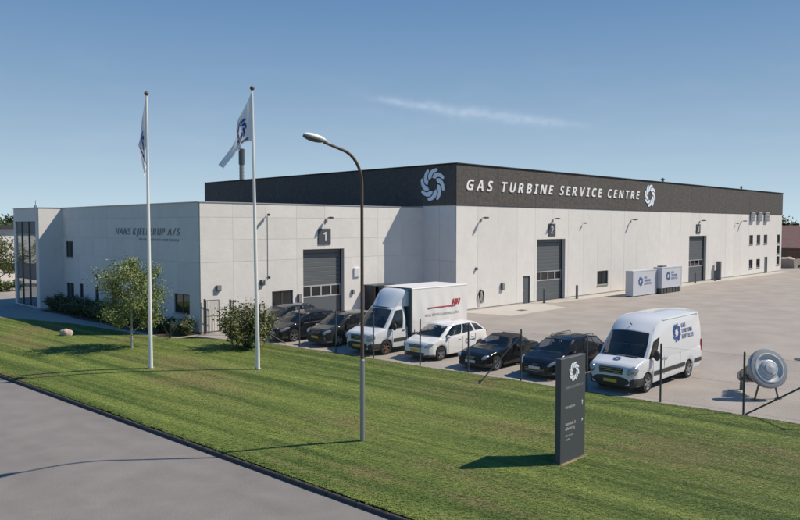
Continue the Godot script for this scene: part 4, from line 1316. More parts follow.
	var sh := MB.new(); sh.tube([o - ax * 0.15, o - ax * 1.75], [0.10, 0.075], 14); obj("shaft", sh, M.steeldark, rt)
	for i in 6:
		var st := MB.new(); var k := 0.40 - 0.035 * i
		st.lathe(o - ax * (0.5 + i * 0.22), ax, [Vector2(0.06, -0.03), Vector2(k, -0.03), Vector2(k, 0.03), Vector2(0.06, 0.035)], 24); obj("stage_disc", st, M.steeldark2 if i % 2 else M.steeldark, rt)
	for q in [[-0.30, 0.0], [0.30, 0.0]]:
		var s := ax.cross(Vector3.UP).normalized()
		var lg := MB.new(); lg.tube([o + s * q[0] * 0.9 + Vector3(0, -0.45, 0) - ax * 0.05, Vector3(0, -0.02, 0) + s * q[0] * 1.5 - Vector3(ax.x, 0, ax.z) * 0.05], [0.035, 0.035], 8); obj("leg", lg, M.steeldark, rt)
		var ft := MB.new(); ft.box(s * q[0] * 1.5 - Vector3(ax.x, 0, ax.z) * 0.05 + Vector3(0, 0.012, 0), Vector3(0.2, 0.024, 0.2)); obj("foot", ft, M.steeldark, rt)
	var cr := MB.new(); cr.tube([o - ax * 1.7 + Vector3(0, -0.05, 0), Vector3((-ax * 1.7).x, 0, (-ax * 1.7).z)], [0.05, 0.07], 8); obj("rear_support", cr, M.steeldark, rt)
	# two white containers
	container(Vector3(58.4, 0, -30.3), Vector3(4.4, 2.25, 0.7), 0.06, "white service container on the ground, its lettered side facing the yard", false)
	container(Vector3(62.95, 0, -29.9), Vector3(4.1, 2.4, 0.8), 0.5, "white service container raised on dark blocks beside the other one", true)
	var yn := thing("manhole_cover", "small dark manhole cover on the open yard asphalt", "manhole", Vector3(36.5, 0.004, -10.5))
	var mh := MB.new(); mh.lathe(Vector3.ZERO, Vector3.UP, [Vector2(0.34, 0), Vector2(0.34, 0.012), Vector2(0, 0.014)], 20); obj("cover", mh, M.kerb, yn)
	var mr := MB.new(); mr.lathe(Vector3.ZERO, Vector3.UP, [Vector2(0.42, 0), Vector2(0.41, 0.016), Vector2(0.36, 0.016), Vector2(0.35, 0)], 20); obj("ring", mr, M.kerb, yn)
func container(at: Vector3, s: Vector3, lift: float, label: String, blocks: bool) -> void:
	var t := thing("service_container", label, "container", at, 0, "white containers by the hall wall")
	var b := MB.new(); b.cbox(Vector3(s.x * 0.5, lift + (s.y - lift) * 0.5, -s.z * 0.5), Vector3(s.x, s.y - lift, s.z), 0.03); obj("body", b, M.contwhite, t)
	var f := MB.new()
	for x in [0.05, s.x - 0.05]: f.box(Vector3(x, lift + (s.y - lift) * 0.5, 0.004), Vector3(0.09, s.y - lift - 0.1, 0.03))
	f.box(Vector3(s.x * 0.5, s.y - 0.06, 0.004), Vector3(s.x - 0.2, 0.09, 0.03)); f.box(Vector3(s.x * 0.5, lift + 0.06, 0.004), Vector3(s.x - 0.2, 0.09, 0.03))
	obj("edge_frame", f, M.contwhite, t)
	var yc := lift + (s.y - lift) * 0.56
	swirl(t, Vector3(s.x * 0.32, yc, 0.002), Vector3.RIGHT, Vector3.BACK, 0.42, M.blue, null, 0.01)
	var q := 0
	for w in [["GAS", 0.5], ["TURBINE", 1.15], ["SERVICES", 1.3]]:
		lettering(t, w[0], Vector3(s.x * 0.47, yc + 0.2 - q * 0.27, 0.003), Vector3.RIGHT, Vector3.BACK, 0.20, w[1], 0.0, M.blue, 0.008, "letter", 700); q += 1
	if blocks:
		for i in 7:
			var k := MB.new(); k.cbox(Vector3(0.3 + i * (s.x - 0.6) / 6.0, lift * 0.5, -s.z * 0.5), Vector3(0.46, lift, s.z * 0.9), 0.02); obj("block", k, M.steeldark, t)
		var v := MB.new(); v.cbox(Vector3(0.9, s.y + 0.05, -s.z * 0.5), Vector3(0.9, 0.1, 0.5), 0.02); obj("roof_vent", v, M.slate, t)
	else:
		var k := MB.new(); k.span(Vector3(0.05, 0, -0.05), Vector3(s.x - 0.05, lift, -s.z + 0.05)); obj("skid", k, M.darkmetal, t)

# ---------------------------------------------------------------- vehicles (front at x = 0, left side at +z)
func pl(a: Array, x: float) -> float:      # value of a polyline [[x, y], ...]
	if x <= a[0][0]: return a[0][1]
	for i in a.size() - 1:
		if x <= a[i + 1][0]:
			var t: float = (x - a[i][0]) / maxf(1e-6, a[i + 1][0] - a[i][0])
			t = t * t * (3.0 - 2.0 * t) * 0.4 + t * 0.6
			return lerpf(a[i][1], a[i + 1][1], t)
	return a[-1][1]
func patch(b: MB, f: Callable, us: Array, vs: Array, keep: Callable, out: Callable) -> void:
	var rows := []
	for j in vs.size():
		var r := []
		for i in us.size(): r.append(f.call(us[i], vs[j]))
		rows.append(r)
	b.grid(rows, out, false, func(i, j): return not keep.call((us[j] + us[j + 1]) * 0.5, (vs[i] + vs[i + 1]) * 0.5))
func lines(extra: Array, n: int, a := 0.0, b := 1.0) -> Array:
	var r := []
	for i in n + 1: r.append(lerpf(a, b, float(i) / n))
	for e in extra:
		var near := false
		for q in r:
			if absf(q - e) < 1e-5: near = true
		if not near: r.append(e)
	r.sort()
	return r
func wheel(t: Node3D, at: Vector3, r: float, side: float, rimm: Material, spokes := 5, wd := 0.2) -> void:
	var n := Node3D.new(); n.name = "wheel"; t.add_child(n, true); n.position = at
	var ax := Vector3(0, 0, side)
	var b := MB.new()
	b.lathe(Vector3.ZERO, ax, [Vector2(r * 0.62, -wd), Vector2(r * 0.96, -wd), Vector2(r, -wd + 0.03), Vector2(r, -0.03), Vector2(r * 0.96, 0.0), Vector2(r * 0.68, 0.005), Vector2(r * 0.66, -0.02)], 28)
	obj("tyre", b, M.tyre, n)
	var d := MB.new(); d.lathe(Vector3.ZERO, ax, [Vector2(r * 0.66, -0.07), Vector2(0, -0.07)], 20); obj("brake", d, M.steeldark, n)
	var c := MB.new()
	c.lathe(Vector3.ZERO, ax, [Vector2(r * 0.60, -0.05), Vector2(r * 0.67, 0.003), Vector2(r * 0.70, 0.003), Vector2(r * 0.69, -0.04)], 28)
	c.lathe(Vector3.ZERO, ax, [Vector2(r * 0.2, -0.03), Vector2(r * 0.16, 0.0), Vector2(0, 0.004)], 14)
	for i in spokes:
		var a := TAU * i / spokes + 0.3
		var dr := Vector3(cos(a), sin(a), 0)
		c.box(dr * r * 0.39 + ax * -0.02, Vector3(r * 0.5, r * (0.95 / spokes), 0.03), Basis(dr, Vector3(0, 0, 1).cross(dr), Vector3(0, 0, 1)))
	obj("rim", c, rimm, n)
func car(called: String, label: String, at: Vector3, turn: float, s: Dictionary) -> Node3D:
	var t := thing(called, label, s.get("cat", "car"), at, turn, "vehicles parked behind the fence")
	var L: float = s.L; var W: float = s.W * 0.5; var r: float = s.r
	var body: Material = s.body
	var xb0: float = s.gh[0]; var xt0: float = s.gh[1]; var xt1: float = s.gh[2]; var xb1: float = s.gh[3]
	var top: Array = s.top       # lower body top line
	var plan: Array = s.get("plan", [[0.0, 0.70], [0.12, 0.86], [0.35, 0.955], [0.9, 1.0], [L - 0.7, 1.0], [L - 0.2, 0.94], [L, 0.84]])
	var low: Array = s.get("low", [[0.0, 0.30], [0.3, 0.22], [L - 0.4, 0.24], [L, 0.36]])
	var ra := r + 0.055
	var xs := []
	var x := 0.0
	while x < L + 0.001:
		xs.append(x); x += 0.06
	for w in s.wheels:
		for k in 11: xs.append(w + ra * cos(PI * k / 10.0))
	for e in [0.0, 0.03, L - 0.03, L, xb0, xb1]: xs.append(e)
	xs.sort()
	var ux := [xs[0]]
	for e in xs:
		if e - ux[-1] > 0.012 and e <= L: ux.append(e)
	ux[-1] = L
	var rows := []
	for e in ux:
		var y0 := pl(low, e)
		for w in s.wheels:
			var dx: float = absf(e - w)
			if dx < ra: y0 = maxf(y0, r + sqrt(maxf(0.0, ra * ra - dx * dx)))
		var yt := pl(top, e)
		var w2 := W * pl(plan, e)
		var rd: float = s.get("round", 0.10)
		var sh := yt - rd
		y0 = minf(y0, sh - 0.03)
		var mid := lerpf(y0, sh, 0.55)
		var half := [Vector2(w2 * 0.955, y0), Vector2(w2 * 0.985, lerpf(y0, sh, 0.15)), Vector2(w2, mid), Vector2(w2 * 0.985, sh), Vector2(w2 * 0.965, yt - rd * 0.42), Vector2(w2 * 0.91, yt - rd * 0.08), Vector2(w2 * 0.6, yt + 0.012), Vector2(0, yt + s.get("crown", 0.025))]
		var row := []
		for p in half: row.append(Vector3(e, p.y, p.x))
		for i in range(half.size() - 2, -1, -1): row.append(Vector3(e, half[i].y, -half[i].x))
		rows.append(row)
	var b := MB.new()
	var cen := Vector3(L * 0.5, 0.5, 0)
	var op: bool = not s.get("closed", false)
	b.grid(rows, func(p): return Vector3((p.x - L * 0.5) * 0.25, p.y - 0.45, p.z * 1.2), false,
		func(i, j): return op and j >= 4 and j <= 9 and ux[i] >= xb0 + 0.05 and ux[i + 1] <= xb1 - 0.05)
	for e in [0, rows.size() - 1]:
		var o := Vector3(-1 if e == 0 else 1, 0, 0)
		var rw: Array = rows[e]
		for i in 7: b.quad(rw[i], rw[i + 1], rw[13 - i], rw[14 - i], o)
	obj("body", b, body, t)
	# dark underside and wheel wells
	var ub := MB.new(); ub.span(Vector3(0.25, 0.2, -W * 0.66), Vector3(L - 0.25, 0.62, W * 0.66)); obj("underbody", ub, M.cabin, t)
	# cabin shell
	var yr: Array = s.roof
	var wb: float = W * s.get("wb", 0.955); var wt: float = W * s.get("wt", 0.76)
	var crown: float = s.get("rcrown", 0.05)
	var bl := func(xx): return pl(top, xx) - s.get("tuck", 0.045)
	var side := func(u, v, z, off):
		var xx := lerpf(lerpf(xb0, xb1, u), lerpf(xt0, xt1, u), v)
		var yy := lerpf(bl.call(lerpf(xb0, xb1, u)), pl(yr, lerpf(xt0, xt1, u)), v)
		var ww: float = lerpf(wb, wt, v) + s.get("bulge", 0.035) * sin(v * PI) - off
		# pull the corners in towards the screens
		ww *= 1.0 - 0.05 * pow(absf(u * 2.0 - 1.0), 6.0)
		return Vector3(xx, yy, ww * z)
	var wins: Array = s.wins
	var v0: float = s.get("v0", 0.09); var v1: float = s.get("v1", 0.88)
	var inw := func(u, v):
		for q in wins:
			if u > q[0] and u < q[1] and v > v0 and v < v1: return true
		return false
	var ex := []
	for q in wins: ex.append_array([q[0], q[1]])
	var sh := MB.new()
	for z in [-1.0, 1.0]:
		patch(sh, func(u, v): return side.call(u, v, z, 0.0), lines(ex, 18), lines([v0, v1], 6), func(u, v): return not inw.call(u, v), func(p): return Vector3(0, 0.2, z))
	# windscreen and tail surrounds
	var scr := func(u, v, rear):
		var p: Vector3 = side.call(1.0 if rear else 0.0, v, 1.0, 0.0)
		var bow: float = s.get("bow", 0.16) * (0.55 if rear else 1.0)
		return Vector3(p.x + (bow if rear else -bow) * (1.0 - u * u), p.y + crown * v * (1.0 - u * u) + s.get("crown", 0.025) * (1.0 - v) * (1.0 - u * u), p.z * u)
	var fy: Array = s.get("fscr", [0.05, 0.93]); var ry: Array = s.get("rscr", [0.12, 0.88])
	for rear in [false, true]:
		var yv: Array = ry if rear else fy
		var solid: bool = rear and s.get("blank_rear", false)
		patch(sh, func(u, v): return scr.call(u, v, rear), lines([-0.9, 0.9], 10, -1.0, 1.0), lines(yv, 6), func(u, v): return solid or not (absf(u) < 0.9 and v > yv[0] and v < yv[1]), func(_p): return Vector3(1 if rear else -1, 0.4, 0))
	# roof
	var rows2 := []
	for i in 15:
		var q := i / 14.0
		var xx := lerpf(xt0, xt1, q)
		var row := []
		for k in 13:
			var u := -1.0 + k / 6.0
			var p: Vector3 = side.call(q, 1.0, 1.0, 0.0)
			var bow: float = s.get("bow", 0.16)
			var sx := xx + (1.0 - u * u) * (-bow * (1.0 - q) * (1.0 - q) * (1.0 - q) * (1.0 - q) + bow * 0.55 * pow(q, 4.0))
			row.append(Vector3(sx, p.y + crown * (1.0 - u * u), p.z * u))
		rows2.append(row)
	var rf := MB.new(); rf.grid(rows2, func(_p): return Vector3.UP)
	obj("cabin_frame", sh, s.get("pillar", body), t)
	obj("roof", rf, s.get("roofm", body), t)
	# glass
	for q in wins:
		for z in [-1.0, 1.0]:
			var g := MB.new()
			patch(g, func(u, v): return side.call(u, v, z, 0.012), lines([], 4, q[0], q[1]), lines([], 3, v0, v1), func(_u, _v): return true, func(_p): return Vector3(0, 0.2, z))
			obj("side_window", g, M.carglass, t)
	var ws := MB.new(); patch(ws, func(u, v): return scr.call(u, v, false) + Vector3(0.012, 0, 0), lines([], 8, -0.9, 0.9), lines([], 5, fy[0], fy[1]), func(_u, _v): return true, func(_p): return Vector3(-1, 0.4, 0)); obj("windscreen", ws, M.carglass, t)
	if not s.get("blank_rear", false):
		var rw := MB.new(); patch(rw, func(u, v): return scr.call(u, v, true) - Vector3(0.012, 0, 0), lines([], 8, -0.9, 0.9), lines([], 4, ry[0], ry[1]), func(_u, _v): return true, func(_p): return Vector3(1, 0.4, 0)); obj("rear_window", rw, M.carglass, t)
	# inside
	var yb: float = bl.call(xb0 + 0.4)
	var inn := MB.new()
	inn.span(Vector3(xb0 + 0.02, 0.5, -W * 0.86), Vector3(xb1 - 0.05, yb - 0.30, W * 0.86)); inn.cbox(Vector3(xb0 + 0.28, yb - 0.06, 0), Vector3(0.5, 0.2, W * 1.7), 0.05)
	obj("cabin_floor", inn, M.cabin, t)
	var seatx: Array = s.get("seats", [xb0 + 1.15, xb0 + 2.0])
	for sx in seatx:
		for z in [-0.5, 0.5]:
			var se := MB.new()
			se.cbox(Vector3(sx, yb - 0.02, z * W * 0.84), Vector3(0.16, 0.62, 0.46), 0.05, Basis(Vector3(0, 0, 1), -0.2)); se.cbox(Vector3(sx + 0.10, yb + 0.36, z * W * 0.84), Vector3(0.1, 0.17, 0.26), 0.04)
			obj("seat", se, M.cabin, t)
	# wheels
	for w in s.wheels:
		for z in [-1.0, 1.0]:
			wheel(t, Vector3(w, r - 0.004, z * (W - 0.035)), r, z, s.get("rimm", M.rim), s.get("spokes", 5))
	# mirrors
	for z in [-1.0, 1.0]:
		var mp: Vector3 = side.call(0.0, 0.0, z, 0.0) + s.get("mir", Vector3(0.48, 0.06, 0.10)) * Vector3(1, 1, z)
		var mi := MB.new(); mi.ball(mp, s.get("mirs", Vector3(0.08, 0.075, 0.12)), 12); mi.rod(mp, Vector3(mp.x + 0.05, mp.y - 0.05, z * (W - 0.06)), 0.02)
		obj("wing_mirror", mi, s.get("mirm", body), t)
	if s.get("cat", "car") == "car": s["bumpers"] = [[0.42, 0.20, 0.33, M.bumper]]
	# bumper skin wrapped round the nose
	for bq in s.get("bumpers", []):   # [x end, y low, y high, material]
		var path := []
		for e in range(12, -1, -1):
			var xx: float = bq[0] * e / 12.0
			path.append(Vector2(xx, W * pl(plan, xx) + 0.012))
		for e in range(1, 8): path.append(Vector2(-0.035 + 0.02 * pow(absf(e / 4.0 - 1.0), 2.0), W * pl(plan, 0.0) * (1.0 - e / 4.0)))
		for e in 13:
			var xx: float = bq[0] * e / 12.0
			path.append(Vector2(xx, -W * pl(plan, xx) - 0.012))
		var br := []
		for k in 5:
			var yy := lerpf(bq[1], bq[2], k / 4.0)
			var inset := -0.03 * pow(absf(k / 2.0 - 1.0), 2.0)
			var row := []
			for q in path: row.append(Vector3(q.x - inset * (1.0 if q.x < 0.05 else 0.0), yy, q.y + inset * signf(q.y)))
			br.append(row)
		var bm := MB.new(); bm.grid(br, func(p): return Vector3(p.x - 1.0, 0, p.z)); obj("bumper", bm, bq[3], t)
	# lamps, grille, plate
	for z in [-1.0, 1.0]:
		var h: Array = s.head    # [x, y, z, rx, ry, rz]
		var hl := MB.new(); hl.ball(Vector3(h[0], h[1], (W * pl(plan, h[0]) - h[2]) * z), Vector3(h[3], h[4], h[5]), 14, Basis(Vector3.UP, -z * s.get("hyaw", 0.5)) * Basis(Vector3(0, 0, 1), s.get("hroll", 0.35))); obj("headlight", hl, M.lens, t)
		var tl: Array = s.tail
		var tb := MB.new(); tb.cbox(Vector3(tl[0], tl[1], tl[2] * z), Vector3(0.10, tl[3], tl[4]), 0.03); obj("tail_light", tb, M.red, t)
	for gq in s.grille:           # [x, y, z-width, height, material]
		var gb := MB.new(); gb.cbox(Vector3(gq[0], gq[1], 0), Vector3(0.10, gq[3], gq[2]), 0.03)
		var go := obj("grille" if gq[4] == M.seam or gq[4] == M.bumper else "trim", gb, gq[4], t)
		if gq[4] == M.seam:
			for k in 3:
				var bar := MB.new(); bar.box(Vector3(gq[0] - 0.052, gq[1] + (k - 1) * gq[3] * 0.28, 0), Vector3(0.01, 0.014, gq[2] * 0.92)); obj("bar", bar, M.rim, go)
	var pq: Array = s.plate
	var pb := MB.new(); pb.box(Vector3(pq[0], pq[1], 0), Vector3(0.02, 0.11, 0.52)); obj("registration_plate", pb, pq[2], t)
	# door seams, handles, side strip
	for dx in s.get("seams", []):
		for z in [-1.0, 1.0]:
			var sb := MB.new()
			sb.box(Vector3(dx[0], (dx[1] + dx[2]) * 0.5, z * (W - 0.0005)), Vector3(0.010, dx[2] - dx[1], 0.008))
			obj("door_seam", sb, M.seam, t)
	for dx in s.get("handles", []):
		for z in [-1.0, 1.0]:
			var hb := MB.new(); hb.cbox(Vector3(dx[0], dx[1], z * (W + 0.006)), Vector3(0.18, 0.03, 0.04), 0.008); obj("door_handle", hb, s.get("handlem", body), t)
	for q in s.get("strips", []):  # [x0, x1, y, h, material]
		for z in [-1.0, 1.0]:
			var sb := MB.new(); sb.cbox(Vector3((q[0] + q[1]) * 0.5, q[2], z * (W + 0.002)), Vector3(q[1] - q[0], q[3], 0.03), 0.01); obj("side_strip", sb, q[4], t)
	return t
func vehicles() -> void:
	vans(); cars()
func van_spec() -> Dictionary:
	var L := 5.91
	return {"cat": "van", "L": L, "W": 1.99, "r": 0.345, "body": M.vanwhite, "wheels": [1.0, 4.665], "gh": [0.86, 1.62, L - 0.06, L - 0.02],
		"top": [[0.0, 0.80], [0.06, 0.98], [0.22, 1.08], [0.86, 1.26], [1.3, 1.26], [1.5, 1.24], [L, 1.24]],
		"plan": [[0.0, 0.74], [0.10, 0.86], [0.28, 0.94], [0.7, 0.985], [1.2, 1.0], [L - 0.2, 1.0], [L, 0.965]], "low": [[0.0, 0.34], [0.3, 0.28], [L - 0.3, 0.34], [L, 0.42]],
		"roof": [[1.62, 2.10], [1.85, 2.32], [2.2, 2.52], [2.8, 2.60], [4.8, 2.62], [L, 2.56]], "wb": 0.985, "wt": 0.855, "rcrown": 0.085, "bulge": 0.05, "tuck": 0.10,
		"wins": [[0.035, 0.145]], "v0": 0.03, "v1": 0.58, "fscr": [0.03, 0.97], "rscr": [0.25, 0.65], "bow": 0.20, "round": 0.12, "seats": [2.0],
		"head": [0.14, 0.86, 0.07, 0.24, 0.17, 0.12], "hroll": 0.35, "hyaw": 0.55, "tail": [L - 0.03, 1.2, 0.92, 0.5, 0.12],
		"bumpers": [[0.62, 0.30, 0.64, M.bumper]], "grille": [[0.035, 0.83, 0.95, 0.25, M.seam]], "plate": [-0.04, 0.47, M.plateY], "mir": Vector3(0.50, 0.16, 0.20), "mirs": Vector3(0.10, 0.19, 0.13), "mirm": M.bumper,
		"seams": [[1.36, 0.5, 1.16], [2.32, 0.5, 1.16], [3.75, 0.5, 1.16]], "handles": [[2.12, 1.08], [2.5, 1.08]], "handlem": M.bumper, "strips": [[1.45, 4.2, 0.64, 0.16, M.bumper], [5.12, 5.8, 0.64, 0.16, M.bumper]], "spokes": 6}
func vans() -> void:
	var s := van_spec()
	var t := car("delivery_van", "white high-roof van with a blue emblem and lettering on its side", Vector3(24.28, 0, -13.42), 0.02, s)
	# emblem and words on the side
	var side := func(y): return 0.995 * lerpf(0.985, 0.855, clampf((y - 1.14) / 1.4, 0, 1)) + 0.045
	var n := Node3D.new(); n.name = "side_print"; t.add_child(n, true)
	n.position = Vector3(3.45, 1.95, 0.965); n.rotation.x = -0.09
	swirl(n, Vector3.ZERO, Vector3.RIGHT, Vector3.BACK, 0.36, M.blue, null, 0.006)
	var q := 0
	for w in [["GAS", 0.38], ["TURBINE", 0.98], ["SERVICES", 1.08]]:
		lettering(n, w[0], Vector3(0.46, 0.16 - q * 0.22, 0.0), Vector3.RIGHT, Vector3.BACK, 0.155, w[1], 0.0, M.blue, 0.006, "letter", 700); q += 1
	var hn := Node3D.new(); hn.name = "bonnet_print"; t.add_child(hn, true)
	hn.position = Vector3(0.50, 1.20, 0.0); hn.rotation = Vector3(0, -PI / 2, 0); hn.rotate_object_local(Vector3.RIGHT, -1.25)
	swirl(hn, Vector3.ZERO, Vector3.RIGHT, Vector3.BACK, 0.15, M.blue, null, 0.006)
	for z in [-0.42, 0.42]:
		var v := MB.new(); v.cbox(Vector3(0.80, 1.275, z), Vector3(0.10, 0.03, 0.50), 0.008); obj("air_intake", v, M.bumper, t)
	# raised rib above the windscreen, gutter strips on the sides
	for z in [-1.0, 1.0]:
		var gt := MB.new()
		var pts := []; var rr := []
		for i in 12:
			var xx := 2.4 + i * 0.3
			pts.append(Vector3(xx, 2.53, z * 0.875)); rr.append(0.014)
		gt.tube(pts, rr, 6); obj("roof_gutter", gt, M.vanwhite, t)
	var bd := MB.new()
	bd.rod(Vector3(1.62, 2.35, 0.0), Vector3(1.50, 2.42, 0.0), 0.02)
	obj("aerial", bd, M.bumper, t)
	# lorry: the same cab, a box body behind
	var c := van_spec()
	var L := 2.42
	c.L = L; c.cat = "truck"; c.wheels = [1.0]; c.gh = [0.86, 1.62, 2.30, 2.36]
	c.top = [[0.0, 0.80], [0.06, 0.98], [0.22, 1.08], [0.86, 1.26], [1.3, 1.26], [1.5, 1.24], [L, 1.24]]
	c.plan = [[0.0, 0.74], [0.10, 0.86], [0.28, 0.94], [0.7, 0.985], [1.2, 1.0], [L - 0.2, 1.0], [L, 0.98]]; c.low = [[0.0, 0.34], [0.3, 0.28], [L, 0.32]]
	c.roof = [[1.62, 2.10], [1.8, 2.20], [2.3, 2.24]]; c.wins = [[0.13, 0.80]]; c.v0 = 0.03; c.v1 = 0.86; c.rcrown = 0.05
	c.seams = [[1.36, 0.5, 1.16], [2.30, 0.5, 1.16]]; c.handles = [[2.12, 1.08]]; c.strips = [[1.45, 2.35, 0.66, 0.16, M.bumper]]; c.blank_rear = true
	c.tail = [L - 0.05, 0.9, 0.5, 0.1, 0.1]; c.seats = [1.95]; c.rimm = M.rusty
	var k := car("box_lorry", "white lorry with a pale box body and a red stripe along it", Vector3(22.95, 0, -25.86), 0.0, c)
	var bx0 := 2.55; var bx1 := 6.72; var by0 := 0.92; var by1 := 3.04; var bw := 1.12
	var rows := []
	for i in 25:
		var xx := lerpf(bx0, bx1, i / 24.0)
		var row := []
		for j in 9:
			var yy := lerpf(by0, by1 - 0.04, j / 8.0)
			row.append(Vector3(xx, yy, bw + 0.012 * sin(i * 1.3 + j * 0.4) * sin(j * PI / 8.0)))
		rows.append(row)
	var cur := MB.new(); cur.grid(rows, func(_p): return Vector3.BACK); obj("curtain_side", cur, M.tarp, k)
	var bb := MB.new(); bb.span(Vector3(bx0, by0, -bw), Vector3(bx1, by1 - 0.03, bw - 0.02)); obj("box_body", bb, M.tarp, k)
	var rf := MB.new(); rf.cbox(Vector3((bx0 + bx1) * 0.5, by1 - 0.01, 0), Vector3(bx1 - bx0 + 0.02, 0.07, bw * 2 + 0.03), 0.02); obj("box_roof", rf, M.tarp, k)
	var ef := MB.new()
	for z in [-bw - 0.005, bw + 0.005]: ef.cbox(Vector3(bx0 - 0.02, (by0 + by1) * 0.5, z), Vector3(0.09, by1 - by0 + 0.04, 0.07), 0.01)
	ef.cbox(Vector3(bx0 - 0.02, by1 + 0.02, 0), Vector3(0.09, 0.06, bw * 2), 0.01)
	obj("edge_frame", ef, M.slate2, k)
	var hs := MB.new(); hs.span(Vector3(bx0 - 0.03, by0, -bw + 0.03), Vector3(bx0 - 0.004, by1 - 0.05, bw - 0.03)); obj("headboard", hs, M.slate2, k)
	var chs := MB.new(); chs.span(Vector3(1.8, 0.55, -0.45), Vector3(bx1 - 0.1, 0.80, 0.45)); chs.span(Vector3(bx0, 0.80, -bw + 0.02), Vector3(bx1, 0.915, bw - 0.03)); obj("chassis", chs, M.bumper, k)
	var sk := MB.new(); sk.span(Vector3(2.7, 0.45, bw - 0.12), Vector3(3.9, 0.86, bw - 0.08)); obj("side_guard", sk, M.bumper, k)
	for z in [-1.0, 1.0]: wheel(k, Vector3(5.0, 0.341, z * 0.96), 0.345, z, M.rusty, 6, 0.3)
	# wind deflector over the cab
	var dr := []
	for i in 13:
		var a := i / 12.0
		var row := []
		for j in 13:
			var u := -1.0 + j / 6.0
			var xx := lerpf(1.62, 2.48, a) - 0.22 * (1 - u * u) * (1.0 - a * 0.7)
			var yy := lerpf(2.20, 3.02, sin(a * PI * 0.5)) + 0.02 * (1 - u * u)
			row.append(Vector3(xx + 0.12 * pow(absf(u), 4.0), yy - 0.10 * pow(absf(u), 5.0), u * lerpf(0.80, 0.95, a)))
		dr.append(row)
	var df := MB.new(); df.grid(dr, func(_p): return Vector3(-1, 1, 0))
	for z in [0, 12]:
		for i in 12:
			var p0: Vector3 = dr[i][z]; var p1: Vector3 = dr[i + 1][z]
			df.quad(p0, p1, Vector3(p1.x, 2.2, p1.z * 0.98), Vector3(p0.x, 2.2, p0.z * 0.98), Vector3(0, 0, -1 if z == 0 else 1))
	obj("wind_deflector", df, M.palepaint, k)
	# print on the curtain
	var pn := Node3D.new(); pn.name = "curtain_print"; k.add_child(pn, true); pn.position = Vector3(0, 0, bw + 0.014)
	var st := MB.new(); st.box(Vector3(4.75, 2.02, 0.004), Vector3(2.1, 0.055, 0.008), Basis(Vector3(0, 0, 1), 0.0)); obj("stripe", st, M.logored, pn)
	for q2 in [0, 1]:
		var lg := MB.new(); var ox: float = 5.5 + q2 * 0.30
		for e in [0.0, 0.17]:
			lg.poly([Vector3(ox + e, 2.07, 0.01), Vector3(ox + e + 0.10, 2.07, 0.01), Vector3(ox + e + 0.20, 2.36, 0.01), Vector3(ox + e + 0.10, 2.36, 0.01)], Vector3.BACK, 0.008)
		lg.box(Vector3(ox + 0.19, 2.20, 0.0065), Vector3(0.2, 0.06, 0.006))
		obj("monogram", lg, M.logored, pn)
	scribble(pn, Vector3(3.5, 1.62, 0.002), Vector3.RIGHT, Vector3.BACK, 0.13, 2.6, M.faintprint, 17)
	for i in 9:
		var b := MB.new(); b.box(Vector3(2.75 + i * 0.48, 0.97, bw + 0.012), Vector3(0.035, 0.14, 0.02)); obj("strap", b, M.logogrey, k)
